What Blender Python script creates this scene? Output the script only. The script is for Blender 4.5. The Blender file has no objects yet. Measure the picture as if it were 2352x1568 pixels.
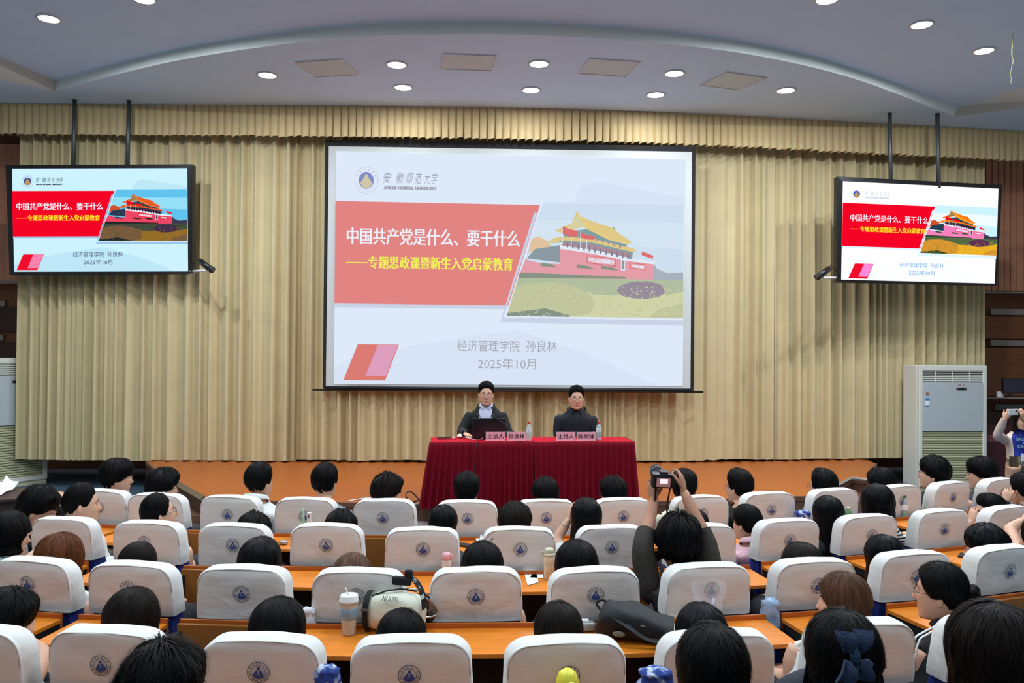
import bpy, bmesh, math, random
import numpy as np
from mathutils import Vector, Matrix, noise as mnoise

random.seed(7)
np.random.seed(7)
sc = bpy.context.scene
COL = sc.collection
PI = math.pi

# ---------------------------------------------------------------- camera
W, H = 2352, 1568
FPX = 1818.0
CZ = 2.14
PITCH = math.atan((800 - 784) / FPX)
ROLL = math.atan(0.008)
cam_data = bpy.data.cameras.new('camera')
cam_data.sensor_width = 36.0
cam_data.lens = FPX / W * 36.0
cam_data.clip_start = 0.05
cam_data.clip_end = 100
cam = bpy.data.objects.new('camera', cam_data)
COL.objects.link(cam)
cam.matrix_world = (Matrix.Translation((0, 0, CZ)) @ Matrix.Rotation(PI / 2 + PITCH, 4, 'X')
                    @ Matrix.Rotation(ROLL, 4, 'Z'))
sc.camera = cam


def ray(px, py):
    x = (px - W / 2) / FPX
    y = -(py - H / 2) / FPX
    c, s = math.cos(ROLL), math.sin(ROLL)
    xr, yr = c * x - s * y, s * x + c * y
    return np.array([xr, math.cos(PITCH) - yr * math.sin(PITCH), math.sin(PITCH) + yr * math.cos(PITCH)])


def P(px, py, Z):
    """world point at depth Z (world y) seen at photo pixel"""
    d = ray(px, py)
    return np.array([0, 0, CZ]) + d * (Z / d[1])


def G(px, py, z):
    """world point on the horizontal plane z seen at photo pixel"""
    d = ray(px, py)
    return np.array([0, 0, CZ]) + d * ((z - CZ) / d[2])


# ---------------------------------------------------------------- view, world
sc.view_settings.view_transform = 'Standard'
sc.view_settings.look = 'None'
sc.view_settings.exposure = 0.0
sc.view_settings.gamma = 1.0
sc.view_settings.use_curve_mapping = False
sc.cycles.use_denoising = True
sc.cycles.max_bounces = 6
sc.cycles.diffuse_bounces = 4
sc.cycles.glossy_bounces = 3
sc.cycles.transmission_bounces = 5
sc.cycles.transparent_max_bounces = 8
sc.cycles.sample_clamp_indirect = 4.0
world = bpy.data.worlds.new('world')
sc.world = world
world.use_nodes = True
world.node_tree.nodes['Background'].inputs[0].default_value = (0.30, 0.29, 0.34, 1)
world.node_tree.nodes['Background'].inputs[1].default_value = 0.35

CEIL = 5.82      # lower ceiling over the stage
CEIL2 = 5.96     # raised ceiling over the seats
LAMP_W = 22.0    # stage downlights
LAMP_W2 = 100.0   # hall downlights
FILL_W = 76.0   # fill panels added out of view to brighten the hall


def area_light(name, loc, size, watts, color=(0.90, 0.95, 1.0), rot=(0, 0, 0), size_y=None, spread=PI):
    d = bpy.data.lights.new(name, 'AREA')
    d.energy = watts
    d.color = color
    d.size = size
    if size_y:
        d.shape = 'RECTANGLE'
        d.size_y = size_y
    else:
        d.shape = 'DISK'
    d.spread = spread
    o = bpy.data.objects.new(name, d)
    o.location = loc
    o.rotation_euler = rot
    COL.objects.link(o)
    return o


LOW_LAMPS = [(614, 172), (911, 148), (926, 200), (1238, 146), (1220, 206), (1549, 168), (1506, 217), (1805, 207)]
HIGH_LAMPS = [(112, 42), (330, -3), (1900, -2), (2117, 56), (2260, 116)]
for i, (x, y) in enumerate(LOW_LAMPS):
    p = G(x, y, CEIL)
    area_light('stage_lamp_light', (p[0], p[1], CEIL - 0.03), 0.2, LAMP_W)
for i, (x, y) in enumerate(HIGH_LAMPS):
    p = G(x, y, CEIL2)
    area_light('hall_lamp_light', (p[0], p[1], CEIL2 - 0.04), 0.2, LAMP_W2, (0.84, 0.92, 1.0))
FILL_PANELS = [(x, y) for y in (-4.5, -0.5, 3.0, 6.0) for x in (-5.0, -1.7, 1.7, 5.0)]  # added fill lights standing in for unseen hall lamps, overhead and behind the camera
for x, y in FILL_PANELS:
    area_light('hall_fill_light', (x, y, CEIL2 - 0.05), 0.6, FILL_W * {-4.5: 0.3, -0.5: 0.4, 3.0: 1.0, 6.0: 1.0}[y], (0.80, 0.92, 1.0), size_y=0.6)


# ---------------------------------------------------------------- materials
def lin(c):
    out = []
    for v in c[:3]:
        v = v / 255.0
        out.append(v / 12.92 if v <= 0.04045 else ((v + 0.055) / 1.055) ** 2.4)
    return tuple(out) + (1.0,)


MATS = {}


def mat(name, rgb, rough=0.6, metal=0.0, bump=0.0, bscale=40.0, var=0.0, vscale=8.0, stretch=(1, 1, 1),
        emit=None, alpha=1.0, trans=0.0, sheen=0.0, coords='Object', spec=0.5, detail=4.0):
    if name in MATS:
        return MATS[name]
    m = bpy.data.materials.new(name)
    m.use_nodes = True
    nt = m.node_tree
    b = nt.nodes['Principled BSDF']
    b.inputs['Base Color'].default_value = lin(rgb)
    b.inputs['Roughness'].default_value = rough
    b.inputs['Metallic'].default_value = metal
    b.inputs['Specular IOR Level'].default_value = spec
    if sheen:
        b.inputs['Sheen Weight'].default_value = sheen
    if trans:
        b.inputs['Transmission Weight'].default_value = trans
        b.inputs['IOR'].default_value = 1.2
    if alpha < 1:
        b.inputs['Alpha'].default_value = alpha
    if emit is not None:
        b.inputs['Emission Color'].default_value = lin(rgb)
        b.inputs['Emission Strength'].default_value = emit
        b.inputs['Base Color'].default_value = (0, 0, 0, 1)
        b.inputs['Specular IOR Level'].default_value = 0.0
    if var or bump:
        tc = nt.nodes.new('ShaderNodeTexCoord')
        mp = nt.nodes.new('ShaderNodeMapping')
        mp.inputs['Scale'].default_value = stretch
        nt.links.new(tc.outputs[coords], mp.inputs[0])
        if var:
            n = nt.nodes.new('ShaderNodeTexNoise')
            n.inputs['Scale'].default_value = vscale
            n.inputs['Detail'].default_value = detail
            nt.links.new(mp.outputs[0], n.inputs['Vector'])
            r = nt.nodes.new('ShaderNodeValToRGB')
            c = lin(rgb)
            r.color_ramp.elements[0].position = 0.3
            r.color_ramp.elements[1].position = 0.7
            r.color_ramp.elements[0].color = tuple(v * (1 - var) for v in c[:3]) + (1,)
            r.color_ramp.elements[1].color = tuple(min(1, v * (1 + var)) for v in c[:3]) + (1,)
            nt.links.new(n.outputs['Fac'], r.inputs[0])
            nt.links.new(r.outputs[0], b.inputs['Base Color'])
        if bump:
            n2 = nt.nodes.new('ShaderNodeTexNoise')
            n2.inputs['Scale'].default_value = bscale
            n2.inputs['Detail'].default_value = 3
            nt.links.new(mp.outputs[0], n2.inputs['Vector'])
            bp = nt.nodes.new('ShaderNodeBump')
            bp.inputs['Strength'].default_value = bump
            bp.inputs['Distance'].default_value = 0.02
            nt.links.new(n2.outputs['Fac'], bp.inputs['Height'])
            nt.links.new(bp.outputs[0], b.inputs['Normal'])
    MATS[name] = m
    return m


M_CEIL = mat('ceiling_paint', (208, 230, 255), 0.9, var=0.02, vscale=2)
M_CEILW = mat('cove_paint', (225, 232, 226), 0.85)
M_CURT = mat('curtain_cloth', (203, 186, 142), 0.75, bump=0.15, bscale=180, var=0.05, vscale=3, sheen=0.2)
M_PELM = mat('pelmet_cloth', (206, 182, 134), 0.75, bump=0.1, bscale=180, var=0.05, vscale=3, sheen=0.2)
M_STAGE = mat('stage_wood', (168, 86, 26), 0.38, var=0.12, vscale=5, stretch=(0.6, 9, 1), bump=0.03, bscale=60)
M_STAGE_R = mat('stage_riser', (104, 70, 52), 0.5, var=0.1, vscale=6)
M_STEP = mat('step_grey', (150, 138, 136), 0.7, var=0.1, vscale=10, stretch=(1, 20, 20))
M_FLOOR = mat('floor_blue', (70, 92, 106), 0.6, var=0.12, vscale=2)
M_FLOORD = mat('floor_dark', (40, 44, 50), 0.5)
M_WALLW = mat('wall_wood', (128, 78, 44), 0.55, var=0.15, vscale=3, stretch=(1, 1, 8))
M_SLAT = mat('wall_slat', (205, 142, 108), 0.55, var=0.12, vscale=4)
M_DARKW = mat('dark_wood', (62, 40, 28), 0.5, var=0.15, vscale=5, stretch=(1, 1, 6))
M_STRIP = mat('grey_strip', (150, 140, 130), 0.5)
M_WALLP = mat('wall_paint', (190, 184, 180), 0.9)
M_BLACK = mat('black_plastic', (22, 22, 24), 0.35)
M_BLACKM = mat('black_matte', (16, 17, 18), 0.8)
M_STEEL = mat('grey_steel', (88, 92, 92), 0.45, metal=0.6)
M_CHROME = mat('chrome', (210, 210, 212), 0.15, metal=1.0)
M_WHITEP = mat('white_plastic', (228, 228, 224), 0.4)
M_LAMP = mat('lamp_glow', (255, 253, 248), emit=6.0)
M_LAMPRIM = mat('lamp_rim', (214, 214, 216), 0.35)
M_VENT = mat('vent_panel', (212, 222, 222), 0.7, bump=0.3, bscale=300)
M_ACW = mat('ac_body', (216, 216, 204), 0.45)
M_ACG = mat('ac_grille', (200, 198, 160), 0.5)
M_ACP = mat('ac_panel', (178, 186, 188), 0.4)
M_COVER = mat('seat_cover_cloth', (222, 220, 216), 0.85, bump=0.2, bscale=7, var=0.03, vscale=5, stretch=(1, 1, 2.5), sheen=0.15)
M_BLUE = mat('seat_blue', (24, 44, 128), 0.8, bump=0.2, bscale=200)
M_EMB = mat('crest_blue', (38, 66, 138), 0.8)
M_EMBD = mat('crest_dark', (40, 52, 84), 0.8)
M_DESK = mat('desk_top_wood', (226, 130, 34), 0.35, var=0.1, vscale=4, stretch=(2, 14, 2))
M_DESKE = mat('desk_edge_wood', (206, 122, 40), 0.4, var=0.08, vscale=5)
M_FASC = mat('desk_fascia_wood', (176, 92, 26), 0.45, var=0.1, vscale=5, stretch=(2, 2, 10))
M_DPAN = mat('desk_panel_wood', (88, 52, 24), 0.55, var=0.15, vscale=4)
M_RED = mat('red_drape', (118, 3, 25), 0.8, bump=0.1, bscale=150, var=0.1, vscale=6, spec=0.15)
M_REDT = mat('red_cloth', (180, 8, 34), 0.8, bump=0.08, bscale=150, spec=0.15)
M_PINK = mat('pink_card', (255, 164, 180), 0.5)
M_INK = mat('ink', (42, 16, 18), 0.7)
M_PAPER = mat('paper', (236, 238, 240), 0.7)
M_CLEAR = mat('clear_plastic', (235, 240, 240), 0.08, alpha=0.35, spec=0.8)
M_WATER = mat('clear_bottle', (205, 216, 214), 0.08, alpha=0.45, spec=0.8)
M_CAPR = mat('red_cap', (226, 18, 30), 0.4)
M_SKIN = mat('skin', (214, 164, 136), 0.55, var=0.04, vscale=30)
M_SKIN2 = mat('skin_tan', (176, 124, 96), 0.55, var=0.04, vscale=30)
M_LIP = mat('lips', (162, 84, 76), 0.5)
M_EYEW = mat('eye_white', (226, 222, 216), 0.3)
M_EYEB = mat('eye_dark', (24, 16, 14), 0.2)
M_BROW = mat('brow', (24, 20, 18), 0.8)
M_GLASS_RIM = mat('glasses_rim', (34, 30, 30), 0.3)
M_GLASS_MET = mat('glasses_metal', (150, 130, 110), 0.25, metal=0.9)
M_LENS = mat('lens', (230, 235, 240), 0.03, alpha=0.05, spec=0.8)


def hair_mat(name, rgb, rough=0.42):
    m = mat(name, rgb, rough, var=0.6, vscale=1.0, stretch=(90, 3, 1), bump=0.35, bscale=1.0, coords='UV', spec=0.09)
    return m


H_BLACK = hair_mat('hair_black', (9, 8, 9), .5)
H_BLUEB = hair_mat('hair_shiny_black', (8, 9, 13), 0.36)
H_DBROWN = hair_mat('hair_dark_brown', (22, 15, 12), .5)
H_BROWN = hair_mat('hair_brown', (82, 54, 38))
H_RED = hair_mat('hair_auburn', (88, 48, 24))
H_LBROWN = hair_mat('hair_light_brown', (92, 66, 52))


# ---------------------------------------------------------------- object helpers
def tag(o, label=None, cat=None, group=None, kind=None):
    if label:
        o['label'] = label
    if cat:
        o['category'] = cat
    if group:
        o['group'] = group
    if kind:
        o['kind'] = kind
    return o


def empty(name, loc, label, cat, group=None, rz=0.0):
    o = bpy.data.objects.new(name, None)
    o.empty_display_size = 0.1
    o.location = [float(v) for v in loc]
    o.rotation_euler = (0, 0, rz)
    COL.objects.link(o)
    return tag(o, label, cat, group)


def link(name, me, parent=None, loc=None, rot=None):
    o = bpy.data.objects.new(name, me)
    COL.objects.link(o)
    if parent is not None:
        o.parent = parent
    if loc is not None:
        o.location = loc
    if rot is not None:
        o.rotation_euler = rot
    return o


def mesh(name, v, f, mats, smooth=False, fm=None, uv=None):
    me = bpy.data.meshes.new(name)
    me.from_pydata([tuple(map(float, p)) for p in v], [], [tuple(map(int, q)) for q in f])
    if not isinstance(mats, (list, tuple)):
        mats = [mats]
    for m in mats:
        me.materials.append(m)
    if fm is not None:
        me.polygons.foreach_set('material_index', np.array(fm, dtype=np.int32))
    if smooth:
        me.polygons.foreach_set('use_smooth', np.ones(len(me.polygons), dtype=bool))
    if uv is not None:
        lay = me.uv_layers.new(name='UV')
        li = np.zeros(len(me.loops), dtype=np.int32)
        me.loops.foreach_get('vertex_index', li)
        lay.data.foreach_set('uv', np.asarray(uv, dtype=np.float32)[li].ravel())
    me.update()
    return me


class B:
    """collects verts/faces; every shape added goes to ONE mesh"""

    def __init__(s):
        s.v, s.f, s.m = [], [], []

    def add(s, v, f, m=0):
        n = len(s.v)
        s.v += [tuple(p) for p in v]
        s.f += [tuple(n + i for i in q) for q in f]
        s.m += [m] * len(f)
        return s

    def box(s, c, d, rz=0.0, m=0, bev=0.0):
        x, y, z = d[0] / 2, d[1] / 2, d[2] / 2
        if bev <= 0:
            pts = [(-x, -y, -z), (x, -y, -z), (x, y, -z), (-x, y, -z), (-x, -y, z), (x, -y, z), (x, y, z), (-x, y, z)]
            fs = [(0, 3, 2, 1), (4, 5, 6, 7), (0, 1, 5, 4), (1, 2, 6, 5), (2, 3, 7, 6), (3, 0, 4, 7)]
        else:
            bm = bmesh.new()
            bmesh.ops.create_cube(bm, size=1)
            for q in bm.verts:
                q.co = (q.co.x * d[0], q.co.y * d[1], q.co.z * d[2])
            bmesh.ops.bevel(bm, geom=bm.edges[:], offset=bev, segments=2, affect='EDGES', profile=0.5)
            bm.verts.index_update()
            pts = [tuple(q.co) for q in bm.verts]
            fs = [tuple(q.index for q in g.verts) for g in bm.faces]
            bm.free()
        ca, sa = math.cos(rz), math.sin(rz)
        pts = [(c[0] + ca * p[0] - sa * p[1], c[1] + sa * p[0] + ca * p[1], c[2] + p[2]) for p in pts]
        return s.add(pts, fs, m)

    def tube(s, path, rad, n=8, m=0, cap=True):
        path = [np.array(p, float) for p in path]
        if not isinstance(rad, (list, tuple)):
            rad = [rad] * len(path)
        rings = []
        t0 = path[1] - path[0]
        t0 = t0 / (np.linalg.norm(t0) + 1e-9)
        up = np.array([0, 0, 1.0]) if abs(t0[2]) < 0.9 else np.array([1.0, 0, 0])
        a = np.cross(t0, up)
        a /= np.linalg.norm(a)
        for i, p in enumerate(path):
            t = path[min(i + 1, len(path) - 1)] - path[max(i - 1, 0)]
            t = t / (np.linalg.norm(t) + 1e-9)
            a = a - t * a.dot(t)
            a /= (np.linalg.norm(a) + 1e-9)
            b = np.cross(t, a)
            rings.append([p + rad[i] * (a * math.cos(2 * PI * k / n) + b * math.sin(2 * PI * k / n)) for k in range(n)])
        v = [q for r in rings for q in r]
        f = []
        for i in range(len(path) - 1):
            for k in range(n):
                f.append((i * n + k, i * n + (k + 1) % n, (i + 1) * n + (k + 1) % n, (i + 1) * n + k))
        if cap:
            f.append(tuple(range(n - 1, -1, -1)))
            f.append(tuple((len(path) - 1) * n + k for k in range(n)))
        return s.add(v, f, m)

    def lathe(s, c, prof, n=20, m=0, sx=1.0, sy=1.0, cap=True):
        """prof: list of (r, z)"""
        v, f = [], []
        for r, z in prof:
            for k in range(n):
                a = 2 * PI * k / n
                v.append((c[0] + sx * r * math.cos(a), c[1] + sy * r * math.sin(a), c[2] + z))
        for i in range(len(prof) - 1):
            for k in range(n):
                f.append((i * n + k, i * n + (k + 1) % n, (i + 1) * n + (k + 1) % n, (i + 1) * n + k))
        if cap:
            f.append(tuple(range(n - 1, -1, -1)))
            f.append(tuple((len(prof) - 1) * n + k for k in range(n)))
        return s.add(v, f, m)

    def prism(s, poly, z0, z1, m=0):
        n = len(poly)
        v = [(p[0], p[1], z0) for p in poly] + [(p[0], p[1], z1) for p in poly]
        f = [tuple(range(n - 1, -1, -1)), tuple(range(n, 2 * n))]
        f += [(k, (k + 1) % n, n + (k + 1) % n, n + k) for k in range(n)]
        return s.add(v, f, m)

    def grid(s, pts, m=0, closed=False):
        """pts[i][j]"""
        r, c = len(pts), len(pts[0])
        v = [p for row in pts for p in row]
        f = []
        for i in range(r - 1):
            for j in range(c if closed else c - 1):
                f.append((i * c + j, i * c + (j + 1) % c, (i + 1) * c + (j + 1) % c, (i + 1) * c + j))
        return s.add(v, f, m)

    def obj(s, name, mats, parent=None, smooth=False, loc=None, rot=None):
        me = mesh(name, s.v, s.f, mats, smooth, s.m)
        if smooth == 'auto':
            me.set_sharp_from_angle(angle=math.radians(35))
        return link(name, me, parent, loc, rot)


def sharp(o, deg=35):
    o.data.polygons.foreach_set('use_smooth', np.ones(len(o.data.polygons), dtype=bool))
    o.data.set_sharp_from_angle(angle=math.radians(deg))
    return o


_txt = {}


def text_geo(s, bold=0.0, shear=0.0):
    """flat text as (verts 2D normalised so the text is 1 high-ish, faces, width)"""
    key = (s, bold, shear)
    if key in _txt:
        return _txt[key]
    cu = bpy.data.curves.new('t', 'FONT')
    cu.body = s
    cu.size = 1.0
    cu.resolution_u = 2
    cu.offset = bold
    cu.shear = shear
    o = bpy.data.objects.new('t', cu)
    COL.objects.link(o)
    dg = bpy.context.evaluated_depsgraph_get()
    me = bpy.data.meshes.new_from_object(o.evaluated_get(dg))
    v = np.array([tuple(q.co) for q in me.vertices])
    f = [tuple(p.vertices) for p in me.polygons]
    bpy.data.objects.remove(o)
    bpy.data.curves.remove(cu)
    bpy.data.meshes.remove(me)
    if len(v) == 0:
        v = np.zeros((1, 3))
    _txt[key] = (v, f)
    return _txt[key]


def text_fit(s, x0, y0, x1, y1, bold=0.0, shear=0.0):
    """2D text fitted to the box; y grows upward. returns v (n,2), f"""
    v, f = text_geo(s, bold, shear)
    lo, hi = v[:, :2].min(0), v[:, :2].max(0)
    q = (v[:, :2] - lo) / np.maximum(hi - lo, 1e-6)
    return np.c_[x0 + q[:, 0] * (x1 - x0), y0 + q[:, 1] * (y1 - y0)], f
# ================================================================ THE SETTING
def struct(o):
    o['kind'] = 'structure'
    return o


STZ = 0.35
FZ = -0.08      # hall floor
# floor
fl = B().box((0, 4.0, FZ - 0.06), (22, 24, 0.12))
floor = struct(fl.obj('floor', M_FLOOR))

# walls of the hall (sides, back)
wl = B().box((-9.9, 2.5, 3.0), (0.2, 21.0, 6.4)).obj('wall_left', M_WALLP)
struct(wl)
wr = B().box((10.4, 2.5, 3.0), (0.2, 21.0, 6.4)).obj('wall_right', M_WALLP)
struct(wr)
wb = B().box((0, -7.6, 3.0), (21, 0.2, 6.4)).obj('wall_rear', M_WALLP)
struct(wb)
BACKL, BACKR = np.array([-9.9, 13.55]), np.array([10.4, 14.9])


def along(x):
    t = (x - BACKL[0]) / (BACKR[0] - BACKL[0])
    return BACKL[1] + t * (BACKR[1] - BACKL[1])


q = B().prism([(BACKL[0], BACKL[1]), (BACKR[0], BACKR[1]), (BACKR[0], BACKR[1] + 0.2), (BACKL[0], BACKL[1] + 0.2)], 0, 6.1)
wall_front = struct(q.obj('wall_stage', M_WALLW))
BANG = math.atan2(BACKR[1] - BACKL[1], BACKR[0] - BACKL[0])


def wall_piece(name, px0, px1, py0, py1, d, depth, m, kind='p'):
    """a slab standing proud of the stage wall, between photo columns, at its real place"""
    a, b = P(px0, py0, along(-8 if px0 < 1000 else 8) - d), P(px1, py1, along(-8 if px0 < 1000 else 8) - d)
    o = B().box(((a[0] + b[0]) / 2, a[1] + depth / 2, (a[2] + b[2]) / 2),
                (abs(b[0] - a[0]), depth, abs(a[2] - b[2])), bev=0.006).obj(name, m, wall_front)
    return o


# upper vertical slats (left and right), ledge, recessed panels and grey strips
for side in (0, 1):
    xs = np.arange(-60, 72, 14.5) if side == 0 else np.arange(2236, 2420, 14.5)
    for x in xs:
        wall_piece('slat', x, x + 12.2, 330, 652 if side == 0 else 668, 0.35, 0.05, M_SLAT)
    if side == 0:
        wall_piece('ledge', -60, 78, 643, 650, 0.38, 0.3, M_STRIP)
        wall_piece('recess_panel', -60, 78, 704, 763, 0.10, 0.08, M_DARKW)
        wall_piece('recess_panel', -60, 78, 784, 1000, 0.10, 0.08, M_DARKW)
        wall_piece('grey_strip', -60, 10, 689, 703, 0.12, 0.04, M_STRIP)
        wall_piece('grey_strip', -60, 6, 768, 781, 0.12, 0.04, M_STRIP)
    else:
        wall_piece('ledge', 2240, 2420, 668, 674, 0.38, 0.3, M_STRIP)
        wall_piece('recess_panel', 2250, 2420, 726, 778, 0.10, 0.08, M_WALLW)
        wall_piece('recess_panel', 2250, 2420, 798, 910, 0.10, 0.08, M_WALLW)
        wall_piece('grey_strip', 2276, 2420, 709, 724, 0.12, 0.04, M_STRIP)
        wall_piece('grey_strip', 2276, 2420, 780, 795, 0.12, 0.04, M_STRIP)
        wall_piece('grey_strip', 2250, 2420, 911, 917, 0.2, 0.12, M_STRIP)
        wall_piece('grey_strip', 2285, 2420, 928, 944, 0.12, 0.04, M_STEEL)
        wall_piece('recess_panel', 2250, 2420, 946, 1080, 0.10, 0.08, M_DARKW)

# ---- stage with its cut corners and the lower step round it
SP = [(332, 1065), (380, 1095), (470, 1147), (700, 1152), (1176, 1159), (1500, 1151), (1850, 1139), (1925, 1115), (1955, 1099), (1992, 1103), (2010, 1064)]
sp = [G(x, y, STZ)[:2] for x, y in SP]
sp[0] = np.array([-5.6, 12.2])
poly = [(-5.75, 13.7)] + [tuple(p) for p in sp] + [(6.1, 14.4)]


stage = struct(B().prism(poly, FZ, STZ).obj('stage_floor', M_STAGE))
# trim nosing along the front edge and riser
nb, rb = B(), B()
edge = [tuple(p) for p in sp]
for i in range(len(edge) - 1):
    a, b = np.array(edge[i]), np.array(edge[i + 1])
    n = np.array([(b - a)[1], -(b - a)[0]])
    n = n / np.linalg.norm(n)
    if n[1] > 0.2:
        n = -n
    p4 = [a, b, b + n * 0.03, a + n * 0.03]
    nb.prism([tuple(k) for k in p4], STZ - 0.05, STZ + 0.004)
    p4 = [a, b, b + n * 0.012, a + n * 0.012]
    rb.prism([tuple(k) for k in p4], FZ, STZ - 0.05)
nb.obj('nosing', M_STAGE_R, stage)
rb.obj('riser', M_STAGE_R, stage)
# grey step in front of the stage
st1 = [tuple(G(x, y, STZ)[:2]) for x, y in [(470, 1147), (700, 1152), (1176, 1159), (1500, 1151), (1850, 1139)]]
st2 = [(x * 0.97, y - 0.42) for x, y in st1][::-1]
stp = struct(B().prism(st1 + st2, FZ, 0.15).obj('trim_1', M_STEP))
# ramps at both cut corners of the stage
for k, (pts) in enumerate([[(392, 1103), (470, 1148)], [(1925, 1116), (1955, 1100)]]):
    a, b = G(*pts[0], STZ), G(*pts[1], STZ)
    dirn = (b - a)[:2] / np.linalg.norm((b - a)[:2])
    rb = B()
    n = np.array([-dirn[1], dirn[0]])
    if (k == 0 and n[0] > 0) or (k == 1 and n[0] < 0):
        n = -n
    for j, (w0, w1, z) in enumerate([(0.0, 0.35, 0.18)]):
        pp = [a[:2] + n * w0, b[:2] + n * w0, b[:2] + n * w1, a[:2] + n * w1]
        rb.prism([tuple(x) for x in pp], FZ, z)
    struct(rb.obj('trim_2' if k == 0 else 'trim_3', M_STAGE_R))
bm_ = B()
a, b = G(384, 1098, STZ + 0.03), G(468, 1146, STZ + 0.03)
bm_.tube([a, b], 0.045, 4)
struct(bm_.obj('trim_4', mat('edge_beam', (112, 96, 72), 0.5)))
a, b, c = G(1922, 1115, STZ + 0.02), G(1955, 1098, STZ + 0.02), G(1996, 1102, STZ + 0.02)
struct(B().tube([a, b, c], 0.022, 4).obj('trim_5', M_STRIP))

# ---- ceilings
ARC = [(127, 209), (300, 163), (450, 131), (650, 102), (850, 83), (1025, 78.5), (1176, 79), (1376, 88), (1576, 105), (1776, 135), (1976, 185), (2191, 267)]
arc_c = np.array([G(x, y, CEIL)[:2] for x, y in ARC])
# smooth the arc by a Catmull-Rom through the points


def catmull(pts, n=6):
    pts = [np.array(p, float) for p in pts]
    out = []
    for i in range(len(pts) - 1):
        p0, p1, p2, p3 = pts[max(i - 1, 0)], pts[i], pts[i + 1], pts[min(i + 2, len(pts) - 1)]
        for k in range(n):
            t = k / n
            out.append(0.5 * ((2 * p1) + (-p0 + p2) * t + (2 * p0 - 5 * p1 + 4 * p2 - p3) * t * t + (-p0 + 3 * p1 - 3 * p2 + p3) * t ** 3))
    out.append(pts[-1])
    return out


arc = catmull(arc_c)
cornL, cornR = arc[0], arc[-1]
edgeL = G(-160, 150, CEIL)[:2]
edgeL2 = cornL + (G(0, 183, CEIL)[:2] - cornL) * 6.0
edgeR2 = cornR + (G(2352, 300, CEIL)[:2] - cornR) * 2.2
edgeR2 = np.array([10.4, 10.6])
# lower ceiling: strip between the bottom line and the stage wall
low_line = [edgeL2] + arc + [edgeR2]
lb = B()
far = [np.array([p[0], 15.2]) for p in low_line]
far[0][0] = edgeL2[0]
lb.grid([[(p[0], p[1], CEIL) for p in low_line], [(p[0], p[1], CEIL) for p in far]])
lb.grid([[(p[0], p[1], CEIL + 0.3) for p in low_line], [(p[0], p[1], CEIL + 0.3) for p in far]])
ceil_low = struct(lb.obj('ceiling', M_CEIL))
# fascia of the step (vertical along the arc, splayed at the sides)
tL = G(0, 131, CEIL2)[:2]
tR = G(2352, 192, CEIL2)[:2]
cL, cR = G(127, 185, CEIL2)[:2], G(2201, 244, CEIL2)[:2]
top = []
for i, p in enumerate(arc):
    t = i / (len(arc) - 1)
    w = max(0, 1 - t * 8)
    w2 = max(0, 1 - (1 - t) * 8)
    top.append(p * (1 - w - w2) + cL * w + cR * w2)
topL = cL + (tL - cL) * 4.0
topR = cR + (tR - cR) * 4.0
fb = B()
fb.grid([[(p[0], p[1], CEIL) for p in arc], [(p[0], p[1], CEIL2 + 0.005) for p in top]])
bL = G(0, 183, CEIL)[:2]
bL = cornL + (bL - cornL) * 4.0
fb.add([(cornL[0], cornL[1], CEIL), (cL[0], cL[1], CEIL2 + .005), (topL[0], topL[1], CEIL2 + .005), (bL[0], bL[1], CEIL)], [(0, 1, 2, 3)])
fb.add([(cornR[0], cornR[1], CEIL), (cR[0], cR[1], CEIL2 + .005), (topR[0], topR[1], CEIL2 + .005), (edgeR2[0], edgeR2[1], CEIL)], [(0, 1, 2, 3)])
fo = struct(fb.obj('ceiling_step', M_CEILW))
sharp(fo)
hb = B().box((0.2, 3.0, CEIL2 + 0.1), (21, 22.4, 0.2))
ceil_high = struct(hb.obj('ceiling_raised', M_CEIL))
# dark soffit at the top right
a, b = G(2168, -10, CEIL2 - 0.02), G(2356, 54, CEIL2 - 0.02)
so = B().prism([(a[0], a[1]), (b[0], b[1]), (10.3, b[1] - 0.3), (10.3, a[1] - 3), (a[0] + 0.5, a[1] - 3)], CEIL2 - 0.04, CEIL2 + 0.02)
struct(so.obj('trim_6', M_CEIL))


# ---- recessed lamps
def downlight(p, z, label, group, r=0.118, tilt=0):
    t = empty('ceiling_lamp', (p[0], p[1], z), label, 'lamp', group)
    B().lathe((0, 0, -0.012), [(r, 0.0), (r + 0.022, 0.0), (r + 0.024, 0.006), (r + 0.018, 0.013), (r, 0.013)], 28, cap=False).obj('rim', M_LAMPRIM, t, smooth=True)
    B().lathe((0, 0, -0.009), [(0.001, 0.0), (r, 0.0), (r, 0.006), (0.001, 0.006)], 28).obj('diffuser', M_LAMP, t)
    return t


ll = ['leftmost, beside the first ceiling panel', 'second from left, nearer the hall', 'second from left, nearer the pelmet',
      'right of centre, nearer the hall', 'right of centre, nearer the pelmet', 'between the rightmost panels, nearer the hall',
      'between the rightmost panels, nearer the pelmet', 'beyond the last ceiling panel']
for (x, y), l in zip(LOW_LAMPS, ll):
    downlight(G(x, y, CEIL), CEIL, 'round lit ceiling lamp over the stage, ' + l, 'round lamps over the stage')
for (x, y), l in zip(HIGH_LAMPS, ['at the top left corner of the photo', 'cut by the top edge, left side', 'cut by the top edge, right side',
                                  'large one at the upper right', 'rightmost, beside the hanging tinsel']):
    downlight(G(x, y, CEIL2), CEIL2, 'round recessed lamp in the raised ceiling, ' + l, 'round lamps in the raised ceiling', r=0.112)
for i, (x, y) in enumerate(FILL_PANELS):  # housings for the added fill lights, none for the frontmost row
    if y > 5:
        continue
    t = empty('fill_light_panel', (x, y, CEIL2), 'square ceiling light panel over the rear seats, out of the photo', 'light panel', 'light panels over the rear seats')
    B().box((0, 0, -0.01), (0.64, 0.64, 0.02)).obj('frame', M_LAMPRIM, t)
    B().box((0, 0, -0.022), (0.58, 0.58, 0.004)).obj('diffuser', mat('fill_panel_glow', (250, 252, 250), emit=1.5), t)

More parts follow.
